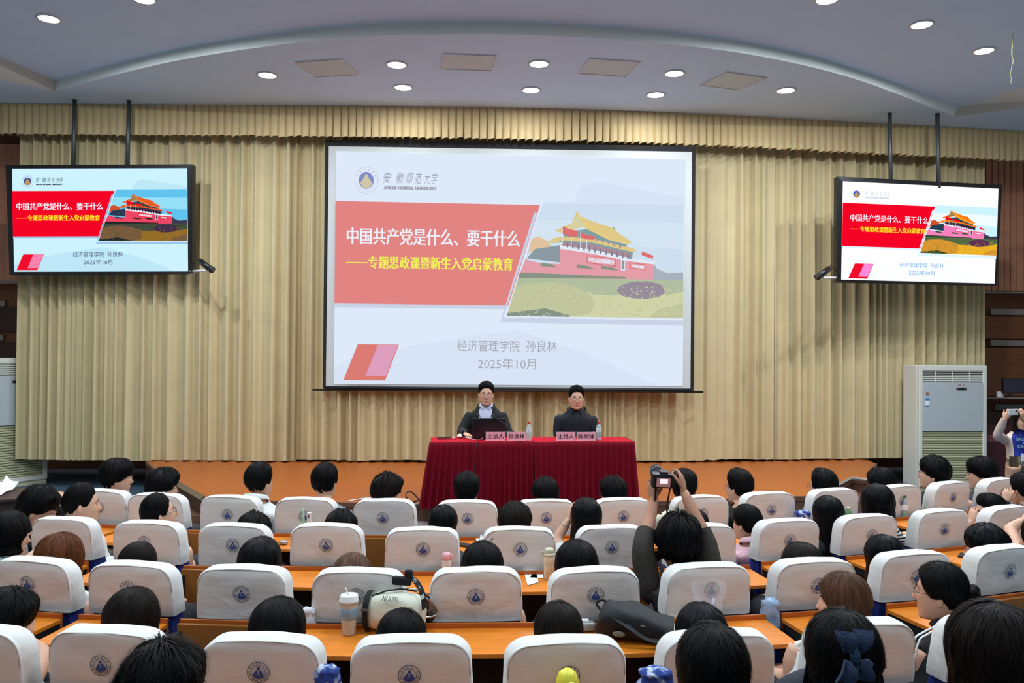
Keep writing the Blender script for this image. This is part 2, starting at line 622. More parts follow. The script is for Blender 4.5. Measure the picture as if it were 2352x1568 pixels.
VENTS = [[(677, 142), (786, 134), (826, 170), (724, 176)], [(1018, 122), (1142, 127), (1131, 161), (1012, 157)],
         [(1354, 133), (1472, 141), (1439, 175), (1328, 167)], [(1669, 164), (1763, 178), (1695, 205), (1607, 194)]]
vl = ['leftmost, beside the left lamp', 'above the centre of the big screen', 'third from left, right of centre', 'rightmost, skewed beside the last lamp']
for qd, l in zip(VENTS, vl):
    c = [G(x, y, CEIL) for x, y in qd]
    m0 = sum(c) / 4
    t = empty('ceiling_panel', (m0[0], m0[1], CEIL), 'pale perforated ceiling panel with thin frame, ' + l, 'ceiling panel', 'square panels in the lower ceiling')
    cc = [(p - m0) for p in c]
    bb = B()
    for i in range(4):
        a, b = cc[i], cc[(i + 1) % 4]
        ai, bi = a * 0.965, b * 0.965
        bb.prism([tuple(a[:2]), tuple(b[:2]), tuple(bi[:2]), tuple(ai[:2])], -0.016, 0.0)
    bb.obj('frame', M_LAMPRIM, t)
    B().prism([tuple((p * 0.965)[:2]) for p in cc], -0.008, 0.0).obj('panel', M_VENT, t)

# ================================================================ CURTAINS


def poly_at(path, n):
    """resample polyline to n equally spaced points with normals"""
    path = catmull(path, 8)
    seg = np.array([np.linalg.norm(path[i + 1] - path[i]) for i in range(len(path) - 1)])
    cum = np.r_[0, np.cumsum(seg)]
    L = cum[-1]
    out = []
    for k in range(n):
        s = L * k / (n - 1)
        i = min(int(np.searchsorted(cum, s, side='right')) - 1, len(seg) - 1)
        t = (s - cum[i]) / seg[i]
        p = path[i] * (1 - t) + path[i + 1] * t
        d = (path[i + 1] - path[i]) / seg[i]
        out.append((p, np.array([d[1], -d[0]]), s))
    return out, L


CPATH = [(45, 12.3), (300, 12.28), (700, 12.3), (1176, 12.4), (1500, 12.55), (1900, 12.95), (2050, 13.15), (2262, 13.4)]
cpath = [P(x, 800, z)[:2] for x, z in CPATH]
PPATH = [(-60, 12.05), (300, 12.05), (750, 12.03), (1176, 12.08), (1600, 12.3), (2000, 12.72), (2420, 13.2)]
ppath = [P(x, 800, z)[:2] for x, z in PPATH]


def n1(x, seed):
    return mnoise.noise(Vector((x, seed * 7.3, 0.5)))


def curtain(path, s0, s1, z0, z1, label, seed, hem=0.05, swing=0.0):
    smp, L = poly_at(path, 4000)
    a, b = int(s0 * 3999), int(s1 * 3999)
    n = int((s1 - s0) * L / 0.016)
    idx = np.linspace(a, b, n).astype(int)
    # irregular pleats: phase advances at a varying rate
    ph = 0.0
    phs = []
    for i in idx:
        s = smp[i][2]
        ph += 2 * PI / max(5, (12.0 + 9 * n1(s * 1.9, seed + 3) + 7 * n1(s * 5, seed)))
        phs.append(ph)
    rows = []
    zr = [z0, z0 + 0.05, z0 + 0.5, z0 + 1.4, z0 + 2.6, z0 + 3.8, z1]
    for zi, z in enumerate(zr):
        t = (z - z0) / (z1 - z0)
        row = []
        for k, i in enumerate(idx):
            p, nn, s = smp[i]
            am = 0.068 + 0.055 * n1(s * 3.1, seed + 9)
            am *= 0.75 + 0.35 * (1 - t)
            w = math.sin(phs[k] + 0.25 * (1 - t) * n1(s * 3 + z * .4, seed + 5))
            w = 2 * math.exp(-1.25 * (1 - math.cos(phs[k] + 0.25 * (1 - t) * n1(s * 3 + z * .4, seed + 5)))) - 1 + .28 * math.sin(2.3 * phs[k] + 1.0 + n1(s * 2, seed + 6) * 3)
            off = am * w + 0.04 * n1(s * 1.3 + t * 0.4, seed + 1) + 0.012 * n1(s * 22 + t, seed + 2)
            q = p + nn * off
            if swing:
                q = q + np.array([swing * (1 - t) ** 1.2 * (1 - abs(2 * (k / (len(idx) - 1)) - (2 if swing > 0 else 0)) / 2), 0])
            zz = z + (0.018 * n1(s * 2.2, seed + 8) + 0.012 * w if zi < 2 else 0)
            row.append((q[0], q[1], zz))
        rows.append(row)
    bb = B().grid(rows)
    o = bb.obj('stage_curtain', M_CURT, None, smooth=True)
    tag(o, label, 'curtain', 'beige stage curtains')
    return o


CB = STZ + 0.03
curtain(cpath, 0.0, 0.276, CB - 0.02, 5.75, 'beige pleated curtain hanging at the left end, behind the left television', 1)
curtain(cpath, 0.272, 0.52, CB, 5.75, 'beige pleated curtain left of and behind the big white screen', 2)
curtain(cpath, 0.517, 0.76, CB, 5.75, 'beige pleated curtain behind and right of the big white screen', 3)
curtain(cpath, 0.757, 1.0, CB, 5.75, 'beige pleated curtain hanging at the right end, behind the right television', 4)

# pelmet with box pleats
smp, L = poly_at(ppath, int(16.5 / 0.009))
rows = [[], [], [], []]
npl = 0.118
for k, (p, nn, s) in enumerate(smp):
    c = math.floor(s / npl + 0.18 * n1(s * 1.1, 3))
    u = (s / npl + 0.18 * n1(s * 1.1, 3)) - c
    edge_ = min(u, 1 - u)
    deep = -0.05 if edge_ < 0.07 else 0.0
    lift = 0.012 * ((mnoise.noise(Vector((c * 1.7, 2, 2))))) + 0.014 * (u - 0.5)
    for r, (z, g) in enumerate([(CEIL - 0.005, 0.35), (CEIL - 0.06, 0.5), (CEIL - 0.30, 1.0), (CEIL - 0.50, 1.7)]):
        zb = z + (lift * 2 if r == 3 else 0)
        if r == 3:
            zb = CEIL - 0.475 + lift * 2 - 0.02 * (s / L)
        off = deep * g + (0.02 * math.sin(PI * u) + 0.012 * n1(s * 9, 8)) * g
        q = p + nn * off
        rows[r].append((q[0], q[1], zb))
tag(B().grid(rows).obj('curtain_pelmet', M_PELM, None, smooth=True), 'long beige pleated pelmet hanging from the ceiling above all curtains', 'pelmet')
# ================================================================ SLIDE
def bil(q, u, v):
    """u right, v down in the quad TL, TR, BR, BL"""
    tl, tr, br, bl = q
    return (tl * (1 - u) + tr * u) * (1 - v) + (bl * (1 - u) + br * u) * v


def slide(name, quad, pal, parent, origin):
    """the projected page: flat coloured shapes and lettering, 1 mm layers"""
    quad = [np.array(p, float) for p in quad]
    nrm = np.cross(quad[1] - quad[0], quad[3] - quad[0])
    nrm /= np.linalg.norm(nrm)
    if nrm[1] > 0:
        nrm = -nrm
    bb = B()
    keys = list(pal.keys())
    mats = [mat('%s_%s' % (name, k), pal[k][:3], emit=1.0) for k in keys]
    layer = [1.0]

    def put(pts, faces, col, step=1.0):
        layer[0] += step
        v = [bil(quad, p[0], p[1]) + nrm * 0.0006 * layer[0] - origin for p in pts]
        bb.add(v, faces, keys.index(col))

    def pg(pts, col, step=0.25):
        put(pts, [tuple(range(len(pts)))], col, step)

    def txt(s, x0, x1, y0, y1, col, bold=0.0, shear=0.0):
        v, f = text_fit(s, x0, 0, x1, 1, 0.0, shear)
        layer[0] += .5
        for dx in ([0] if bold < .02 else [-.0011, -.0004, .0004, .0011]):
            put([(p[0] + dx, y1 + (y0 - y1) * p[1]) for p in v], f, col, 0.0)

    def ell(cx, cy, rx, ry, col, n=28, step=0.25):
        pg([(cx + rx * math.cos(2 * PI * k / n), cy + ry * math.sin(2 * PI * k / n)) for k in range(n)], col, step)

    def C(x, y):   # coordinates read in the zoomed crop of the big screen
        u = (x - 168 + 10 * (y - 110) / 1256) / 1886
        return (u, (y - 110 - 43 * u) / (1256 - 31 * u))

    def cp(pts, col):
        pg([C(*p) for p in pts], col)

    pg([(0, 0), (1, 0), (1, 1), (0, 1)], 'white')
    pg([(.06, .88), (.42, .78), (.52, .76), (.72, .86), (.93, 1), (0.0, 1), (0, .93)], 'tint')
    pg([(.7, .13), (.75, .105), (1, .17), (1, .21), (.68, .21)], 'tint')
    # logo, calligraphy
    ell(.087, .123, .034, .059, 'ring')
    ell(.087, .123, .0325, .0565, 'white')
    ell(.087, .123, .0212, .037, 'logoblue')
    pg([(.087, .097), (.104, .135), (.098, .153), (.087, .159), (.076, .153), (.070, .135)], 'logogold')
    ell(.087, .103, .0045, .008, 'logogold', 12)
    for k in range(6):
        a = math.radians(205 + k * 26)
        cx, cy = .087 + .027 * math.cos(a), .123 + .047 * math.sin(a)
        pg([(cx - .0022, cy - .004), (cx + .0022, cy - .003), (cx + .0018, cy + .004), (cx - .002, cy + .003)], 'ring')
    for k, chh in enumerate('ANHUINORMALUNIVERSITY'):
        a = math.radians(165 - k * 7.5)
        cx, cy = .087 + .027 * math.cos(a), .123 + .047 * math.sin(a)
        txt(chh, cx - .0012, cx + .0012, cy - .0025, cy + .0025, 'ring')
    xs = [(.134, .158), (.172, .196), (.200, .222), (.226, .246), (.252, .270), (.272, .292)]
    for chh, (x0, x1) in zip('安徽师范大学', xs):
        txt(chh, x0, x1, .086, .134, 'logotext', 0.01, 0.3)
    txt('ANHUI NORMAL UNIVERSITY', .138, .288, .146, .160, 'logotext', 0.02)
    # red band
    pg([(0, .215), (.585, .215), (.497, .655), (0, .655)], 'red')
    pg([(0, .655), (.497, .655), (.490, .672), (0, .672)], 'shade')
    # picture
    cp([(1287, 385), (2047, 400), (2044, 1014), (1090, 1000)], 'sky')
    pg([(.483, .708), (1, .712), (1, .735), (.474, .728), (.568, .25), (.577, .25)], 'shade')
    cp([(1287, 385), (2047, 400), (2044, 1014), (1090, 1000)], 'sky')
    cp([(1262, 480), (2047, 500), (2046, 640), (1215, 600)], 'sky2')
    # hazy trees and low roofs
    cp([(1223, 585), (1260, 570), (1320, 600), (1330, 640), (1205, 660)], 'rooflow')
    cp([(1880, 700), (1900, 745), (1960, 770), (2045, 765), (2045, 812), (1880, 806)], 'treefar')
    # rostrum of the gate
    cp([(1240, 640), (1378, 618), (1378, 712), (1198, 690)], 'side')
    cp([(1378, 636), (1550, 662), (1740, 702), (1886, 722), (1880, 806), (1378, 790)], 'wall')
    cp([(1190, 695), (1272, 716), (1390, 720), (1733, 770), (1733, 802), (1150, 796)], 'wall')
    cp([(1160, 765), (1733, 790), (1733, 800), (1152, 796)], 'darkgreen')
    cp([(1378, 618), (1560, 642), (1740, 684), (1890, 708), (1890, 722), (1740, 704), (1550, 664), (1378, 638)], 'parapet')
    # lower pavilion: columns, dark openings
    cp([(1392, 590), (1560, 606), (1772, 654), (1768, 690), (1560, 644), (1386, 620)], 'col')
    for k in range(12):
        x = 1412 + k * 30
        y = 600 + k * 5.8
        cp([(x, y), (x + 9, y + 1), (x + 9, y + 32), (x, y + 28)], 'dark')
    cp([(1752, 655), (1768, 655), (1768, 695), (1752, 690)], 'side')
    # lower roof
    cp([(1308, 604), (1345, 580), (1420, 566), (1560, 570), (1700, 612), (1795, 645), (1772, 656), (1560, 606), (1400, 592), (1345, 608)], 'roof')
    cp([(1345, 606), (1400, 592), (1560, 606), (1772, 656), (1768, 664), (1560, 617), (1400, 603)], 'eave')
    # upper storey
    cp([(1385, 548), (1540, 530), (1640, 590), (1740, 615), (1735, 628), (1560, 584), (1400, 572)], 'eave')
    for k in range(8):
        x = 1480 + k * 31
        y = 556 + k * 8.6
        cp([(x, y), (x + 10, y + 2), (x + 10, y + 17), (x, y + 14)], 'col')
    cp([(1348, 540), (1395, 520), (1440, 500), (1466, 440), (1476, 440), (1480, 462), (1600, 506), (1665, 525), (1700, 558), (1768, 602), (1742, 613), (1640, 590), (1545, 540), (1500, 520), (1385, 552)], 'roof')
    cp([(1466, 458), (1440, 502), (1405, 532), (1500, 520), (1535, 512)], 'gable')
    cp([(1466, 452), (1475, 452), (1540, 512), (1640, 575), (1760, 606), (1742, 613), (1636, 588), (1530, 535)], 'ridge')
    cp([(1666, 520), (1671, 520), (1673, 535), (1667, 533)], 'eave')
    # flags and poles
    for (x, y) in [(1389, 515), (1437, 535), (1486, 545), (1520, 560)]:
        cp([(x, y), (x + 3, y), (x + 3, y + 100), (x, y + 98)], 'parapet')
    cp([(1391, 515), (1425, 532), (1470, 540), (1468, 572), (1430, 572), (1392, 555)], 'flag')
    cp([(1487, 548), (1520, 562), (1566, 570), (1562, 590), (1520, 588), (1488, 578)], 'flag')
    cp([(1817, 652), (1850, 662), (1882, 676), (1880, 692), (1845, 682), (1818, 672)], 'flag')
    cp([(1816, 650), (1819, 650), (1819, 708), (1816, 708)], 'parapet')
    # banners on the wall
    cp([(1522, 672), (1680, 692), (1680, 736), (1522, 716)], 'flag')
    cp([(1526, 676), (1676, 695), (1676, 731), (1526, 712)], 'wall')
    for k, chh in enumerate('中华人民共和国万岁'):
        (u0, v0), (u1, v1) = C(1532 + k * 15.6, 685 + k * 2.0), C(1546 + k * 15.6, 708 + k * 2.0)
        txt(chh, u0, u1, v0, v1, 'parapet', 0.02)
    cp([(1707, 695), (1729, 698), (1729, 757), (1707, 754)], 'parapet')
    cp([(1711, 700), (1725, 702), (1725, 750), (1711, 748)], 'side')
    cp([(1756, 712), (1838, 722), (1838, 752), (1756, 744)], 'flag')
    cp([(1760, 716), (1834, 726), (1834, 748), (1760, 740)], 'wall')
    for k in range(9):
        (u0, v0), (u1, v1) = C(1763 + k * 7.8, 722 + k * 1.1), C(1769 + k * 7.8, 738 + k * 1.1)
        pg([(u0, v0), (u1, v0), (u1, v1), (u0, v1)], 'parapet')
    for x in (1272, 1470, 1600):
        cp([(x, 712 + (x - 1272) * .05), (x + 60, 722 + (x - 1272) * .05), (x + 95, 740 + (x - 1272) * .05), (x, 732 + (x - 1272) * .05)], 'darkgreen')
    # hedge belt and lawns
    cp([(1152, 796), (1733, 802), (2045, 808), (2045, 880), (1128, 880)], 'hedge')
    cp([(1128, 870), (2045, 868), (2044, 1014), (1090, 1000)], 'lawn')
    rr = random.Random(3)

    def blob(cx, cy, rx, ry, col, n=36):
        pg([C(cx + rx * math.cos(2 * PI * k / n) * (1 + .05 * rr.random()), cy + ry * math.sin(2 * PI * k / n) * (1 + .08 * rr.random())) for k in range(n)], col)
    cp([(1540, 868), (1700, 862), (1690, 890), (1550, 885)], 'hedge')
    cp([(1135, 850), (1200, 826), (1330, 820), (1450, 840), (1540, 880), (1565, 930), (1540, 990), (1440, 1000), (1092, 998)], 'bush')
    blob(1820, 862, 130, 45, 'purple')
    cp([(1930, 830), (2045, 812), (2045, 868), (1950, 890)], 'hedge')
    cp([(1092, 985), (1300, 960), (1430, 998), (1430, 1006), (1090, 1000)], 'darkgreen')
    cp([(1860, 1012), (1900, 975), (1975, 948), (2044, 930), (2044, 1014)], 'bush')
    for k in range(260):     # leaf flecks of the clipped hedges
        x, y = rr.uniform(1140, 2035), rr.uniform(840, 1000)
        if (x - 1092) < (1000 - y) * .42:
            continue
        w = rr.uniform(5, 14)
        cp([(x, y), (x + w, y - 2), (x + w * .8, y + rr.uniform(3, 6)), (x - 1, y + 3)],
           'hedge' if rr.random() < .5 else 'lawn')
    # titles
    txt('中国共产党是什么、要干什么', .036, .527, .330, .402, 'title', 0.028)
    pg([(.034, .478), (.097, .478), (.097, .482), (.034, .482)], 'yellow')
    txt('专题思政课暨新生入党启蒙教育', .098, .508, .450, .505, 'yellow', 0.028)
    txt('经济管理学院', .352, .530, .806, .856, 'text', 0.012)
    txt('孙良林', .549, .636, .806, .856, 'text', 0.012)
    txt('2025年10月', .412, .577, .884, .932, 'text', 0.012)
    # mark at the lower left
    pg([(.069, .830), (.186, .830), (.148, .984), (.029, .984)], 'mark')
    pg([(.126, .832), (.183, .832), (.150, .964), (.092, .964)], 'markpink')
    me = mesh('slide_picture', bb.v, bb.f, mats, False, bb.m)
    return link('slide_picture', me, parent)


PAL_TV = dict(white=(205, 243, 255), tint=(190, 232, 248), ring=(160, 160, 200), logoblue=(56, 74, 150), logogold=(190, 150, 90),
              logotext=(44, 40, 70), red=(246, 4, 38), shade=(160, 196, 230), sky=(96, 196, 238), sky2=(150, 224, 248), rooflow=(206, 84, 48),
              treefar=(60, 60, 80), side=(40, 60, 84), wall=(240, 70, 100), darkgreen=(34, 40, 42), parapet=(238, 240, 248),
              col=(70, 34, 70), dark=(34, 30, 50), roof=(236, 92, 34), eave=(40, 70, 80), gable=(160, 130, 80), ridge=(240, 120, 60), flag=(240, 10, 30),
              hedge=(66, 76, 60), lawn=(150, 110, 40), bush=(120, 90, 62), purple=(66, 46, 74), title=(244, 240, 255), yellow=(255, 236, 40),
              text=(50, 34, 90), mark=(240, 14, 44), markpink=(250, 130, 176))
PAL_TR = dict(PAL_TV, white=(255, 255, 255), tint=(253, 255, 255), ring=(250, 250, 255), logoblue=(50, 90, 220), logotext=(196, 214, 240), shade=(225, 245, 255),
              sky=(206, 244, 255), sky2=(240, 252, 255), wall=(250, 130, 190), roof=(255, 130, 20), lawn=(240, 180, 40), bush=(216, 150, 50),
              purple=(96, 44, 84), hedge=(84, 108, 70), text=(90, 170, 240), markpink=(255, 140, 220), darkgreen=(56, 80, 44), ridge=(255, 170, 40))
PAL_PR = dict(white=(222, 234, 250), tint=(216, 228, 245), ring=(196, 200, 214), logoblue=(130, 140, 200), logogold=(206, 200, 168),
              logotext=(160, 162, 176), red=(226, 132, 130), shade=(202, 210, 230), sky=(206, 224, 240), sky2=(212, 228, 242), rooflow=(224, 196, 160),
              treefar=(168, 178, 190), side=(140, 154, 164), wall=(228, 158, 170), darkgreen=(136, 148, 134), parapet=(226, 234, 244),
              col=(172, 140, 150), dark=(130, 130, 150), roof=(224, 200, 134), eave=(130, 160, 164), gable=(214, 208, 164), ridge=(228, 204, 130), flag=(220, 112, 112),
              hedge=(178, 190, 160), lawn=(208, 210, 168), bush=(194, 198, 156), purple=(152, 140, 154), title=(236, 242, 252), yellow=(240, 240, 90),
              text=(164, 166, 176), mark=(220, 122, 116), markpink=(222, 158, 190))

# ---- projection screen
M_SCREEN = mat('screen_cloth', (196, 200, 198), 0.9)
scrn = empty('projection_screen', P(1170, 900, 12.14), 'large white projection screen showing the lecture title page, black borders, hanging mid stage', 'projection screen')
so_ = np.array(scrn.location)
zs = (12.16, 12.22)


def SQ(x, y, dz=0.0):
    return P(x, y, zs[0] + (zs[1] - zs[0]) * (x - 750) / 840 + dz)


def quadslab(pts, depth, m, name, parent, origin):
    v = [p - origin for p in pts] + [p + np.array([0, depth, 0]) - origin for p in pts]
    f = [(0, 3, 2, 1), (4, 5, 6, 7), (0, 1, 5, 4), (1, 2, 6, 5), (2, 3, 7, 6), (3, 0, 4, 7)]
    return B().add(v, f).obj(name, m, parent)


quadslab([SQ(754, 326), SQ(1591, 338), SQ(1588, 896), SQ(746, 890)], 0.012, M_SCREEN, 'cloth', scrn, so_)
quadslab([SQ(747, 322, -.004), SQ(755, 322, -.004), SQ(748, 892, -.004), SQ(741, 892, -.004)], 0.02, M_BLACKM, 'black_border', scrn, so_)
quadslab([SQ(1590, 338, -.004), SQ(1598, 338, -.004), SQ(1593, 898, -.004), SQ(1586, 898, -.004)], 0.02, M_BLACKM, 'black_border', scrn, so_)
quadslab([SQ(747, 322, -.006), SQ(1598, 336, -.006), SQ(1598, 348, -.006), SQ(747, 335, -.006)], 0.02, M_BLACKM, 'black_border', scrn, so_)
B().tube([SQ(746, 889) - so_, SQ(1588, 895) - so_], 0.024, 10).obj('bottom_bar', mat('bar_dark', (34, 40, 46), 0.4), scrn, smooth=True)
B().tube([SQ(718, 895) - so_, SQ(1615, 900) - so_], 0.017, 10).obj('weight_rod', M_BLACK, scrn, smooth=True)
slide('proj', [SQ(772, 347, -.008), SQ(1573, 366, -.008), SQ(1568, 886, -.008), SQ(767, 881, -.008)], PAL_PR, scrn, so_)


# ---- hanging televisions
def tv(outer, inner, zt, zb, poles, label, pal, nm, cam_at, cam_dir, cam_label):
    (a, b, c, d) = [P(outer[0][0], outer[0][1], zt[0]), P(outer[1][0], outer[1][1], zt[1]), P(outer[2][0], outer[2][1], zb[1]), P(outer[3][0], outer[3][1], zb[0])]
    o = sum([a, b, c, d]) / 4
    t = empty('television', o, label, 'television', 'hanging televisions')
    quadslab([a, b, c, d], 0.11, M_BLACK, 'housing', t, o)
    # bezel strips proud of the glass
    q = [P(inner[0][0], inner[0][1], zt[0] - .02), P(inner[1][0], inner[1][1], zt[1] - .02), P(inner[2][0], inner[2][1], zb[1] - .02), P(inner[3][0], inner[3][1], zb[0] - .02)]
    O = [a, b, c, d]
    for i in range(4):
        j = (i + 1) % 4
        y = np.array([0, -0.022, 0])
        quadslab([O[i] + y, O[j] + y, q[j], q[i]], 0.03, M_BLACK, 'bezel', t, o)
    slide(nm, [p + np.array([0, 0.006, 0]) for p in q], pal, t, o)
    for (x0, y0, x1, y1) in poles:
        zz = (zt[0] + zt[1]) / 2 + 0.06
        pt_ = P(x0, y0, zz)
        pt_ = np.array([pt_[0], pt_[1] + .04, CEIL + .01])
        B().tube([P(x1, y1 + 14, zz) - o, pt_ - o], 0.032, 8).obj('pole', M_STEEL, t, smooth=True)
    # small security camera on a white arm
    pa, pb = P(cam_at[0][0] - (9 if cam_dir > 0 else -9), cam_at[0][1], (zb[0] if cam_dir < 0 else zb[1]) + .03), P(*cam_at[1], zt[0] - .1)
    ct = empty('security_camera', pa, cam_label, 'camera', 'small security cameras')
    o2 = pa
    sgn = 1 if cam_dir > 0 else -1
    B().tube([pa - o2, pa - o2 + (sgn * .03, -.01, 0)], 0.05, 10).tube([pa - o2, (pb - o2) + (0, 0, -.07)], 0.018, 8).tube(
        [(pb - o2) + (0, 0, -.075), (pb - o2) + (0, 0, 0)], 0.015, 8).obj('arm', M_WHITEP, ct, smooth=True)
    ax = np.array([sgn * .11, -.05, -.07])
    B().tube([(pb - o2) - ax, (pb - o2) + ax * .75], [0.045, 0.045], 12).obj('body', M_BLACK, ct, smooth=True)
    B().tube([(pb - o2) + ax * .75, (pb - o2) + ax], [0.05, 0.05], 12).obj('hood', M_BLACK, ct, smooth=True)
    B().tube([(pb - o2) + ax, (pb - o2) + ax * 1.03], 0.028, 12).obj('lens', M_STEEL, ct, smooth=True)
    B().tube([pa - o2 + (0, .02, .08), (pa + pb) / 2 - o2 + (0, 0, .16), (pb - o2) - ax * .9], 0.006, 6).obj('cable', M_BLACK, ct)
    return t


tv([(15, 380), (443, 378), (443, 628), (24, 631)], [(27, 387), (430, 386), (432, 623), (32, 624)], (11.75, 11.78), (11.9, 11.93),
   [(168, 240, 168, 376), (293, 240, 293, 374)], 'wide black-framed television hanging on two poles at the left of the stage', PAL_TV, 'tvl',
   [(448, 623), (474, 610)], 1, 'small black security camera beside the left television')
tv([(1922, 406), (2300, 425), (2288, 656), (1921, 648)], [(1936, 416), (2294, 433), (2285, 651), (1932, 642)], (11.85, 12.35), (12.0, 12.5),
   [(2046, 281, 2046, 412), (2156, 290, 2156, 418)], 'wide black-framed television hanging on two poles at the right of the stage', PAL_TR, 'tvr',
   [(1916, 638), (1890, 627)], -1, 'small black security camera beside the right television')


# ---- cabinet air conditioners
def air_con(corner, ang, w, h, label, flip=1):
    """corner: floor point of one front corner; front runs at angle ang; local x along the front, local -y is the front"""
    t = empty('air_conditioner', (corner[0], corner[1], FZ), label, 'air conditioner', 'floor-standing air conditioners', rz=ang)
    d = 0.42
    fb = 0.07
    xs = (0, w)
    B().box((w / 2, d / 2, 0.04), (w, d, 0.08), bev=0.004).obj('base', M_ACG, t)
    bx = B()
    bx.box((w / 2, d / 2 + 0.02, h / 2 + 0.04), (w, d - 0.04, h - 0.08), bev=0.012)
    bx.obj('cabinet', M_ACW, t)
    bx = B()
    bx.box((0.03, 0.0, h / 2 + .04), (0.06, 0.06, h - 0.08), bev=0.008).box((w - 0.03, 0.0, h / 2 + .04), (0.06, 0.06, h - 0.08), bev=0.008)
    bx.box((w / 2, 0.0, h - 0.04), (w - .1, 0.06, 0.08), bev=0.008).box((w / 2, 0.0, 0.11), (w - .1, 0.06, 0.07), bev=0.008)
    bx.obj('front_frame', M_ACW, t)
    zl = h * 0.48
    B().box((w / 2, -0.005, (zl + h - 0.27) / 2), (w - 0.12, 0.05, h - 0.27 - zl), bev=0.006).obj('front_panel', M_ACP, t)
    B().box((w / 2, 0.012, h - 0.165), (w - 0.12, 0.01, 0.19)).obj('outlet_back', M_BLACKM, t)
    me = mesh('slat', *(lambda b: (b.v, b.f))(B().box((0, 0, 0), (w - 0.12, 0.018, 0.011))), M_ACW)
    for k in range(6):
        o = link('slat', me, t, (w / 2, -0.008, h - 0.245 + k * 0.031), (0.5, 0, 0))
    for k in range(3):
        B().box((w * (0.25 + k * .25), -0.014, h - 0.165), (0.008, 0.012, 0.19)).obj('divider', M_ACW, t)
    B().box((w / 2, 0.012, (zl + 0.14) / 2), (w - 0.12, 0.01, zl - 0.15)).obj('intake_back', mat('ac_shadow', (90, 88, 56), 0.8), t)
    me = mesh('slat', *(lambda b: (b.v, b.f))(B().box((0, 0, 0), (w - 0.12, 0.02, 0.022))), M_ACG)
    n = 21
    for k in range(n):
        link('slat', me, t, (w / 2, -0.006, 0.165 + k * (zl - 0.19) / (n - 1)), (0.45, 0, 0))
    b = B()
    xd = w * 0.62
    b.box((xd, -0.032, h - 0.37), (0.17, 0.008, 0.045), bev=0.003)
    b.obj('display', M_STEEL, t)
    B().box((xd, -0.037, h - 0.37), (0.11, 0.006, 0.026), bev=0.002).obj('display_window', M_BLACK, t)
    sb = B()
    sb.box((xd - .03, -0.0325, h - 0.307), (0.05, 0.003, 0.008)).box((xd + .035, -0.0325, h - 0.307), (0.04, 0.003, 0.005))
    sb.obj('logo_mark', mat('mark_red', (170, 70, 70), 0.5), t)
    if flip:
        B().box((w * .12, -0.032, h - 0.45), (0.05, 0.003, 0.055)).obj('sticker', mat('sticker_tan', (150, 110, 90), 0.5), t)
        s = B().box((w * .12, -0.032, h - 0.58), (0.065, 0.003, 0.13))
        s.obj('energy_label', M_PAPER, t)
        B().box((w * .12, -0.0345, h - 0.535), (0.065, 0.003, 0.035)).box((w * .12, -0.0345, h - 0.64), (0.065, 0.003, 0.012)).obj('label_print', mat('sticker_blue', (40, 130, 180), 0.5), t)
    return t


pR = P(2108, 1100, 12.55)
air_con(pR, 0.08, 1.13, 1.925 - FZ, 'tall white cabinet air conditioner standing in front of the right curtain')
dd = np.array([.60, .80])
pl = np.array([-7.45, 12.72])
pl0 = pl - dd * 1.17
air_con(pl0, math.atan2(dd[1], dd[0]), 1.17, 2.01, 'tall white cabinet air conditioner at the left edge, half behind the curtain', 0)

# ================================================================ TABLE ON STAGE
TZ = STZ + 0.755
fl_, fr_ = G(989, 1015, TZ), G(1458, 1013, TZ)
bl_, br_ = G(995, 1004, TZ), G(1431, 1001, TZ)
tdir = (fr_ - fl_)[:2]
TL = np.linalg.norm(tdir)
tdir /= TL
tback = np.array([-tdir[1], tdir[0]])
TD = 0.52
tc = (fl_ + fr_)[:2] / 2 + tback * TD / 2
TANG = math.atan2(tdir[1], tdir[0])


def TP(u, d, z=TZ):
    """point on the table: u metres along the front from its left end, d metres back"""
    p = fl_[:2] + tdir * u + tback * d
    return np.array([p[0], p[1], z])


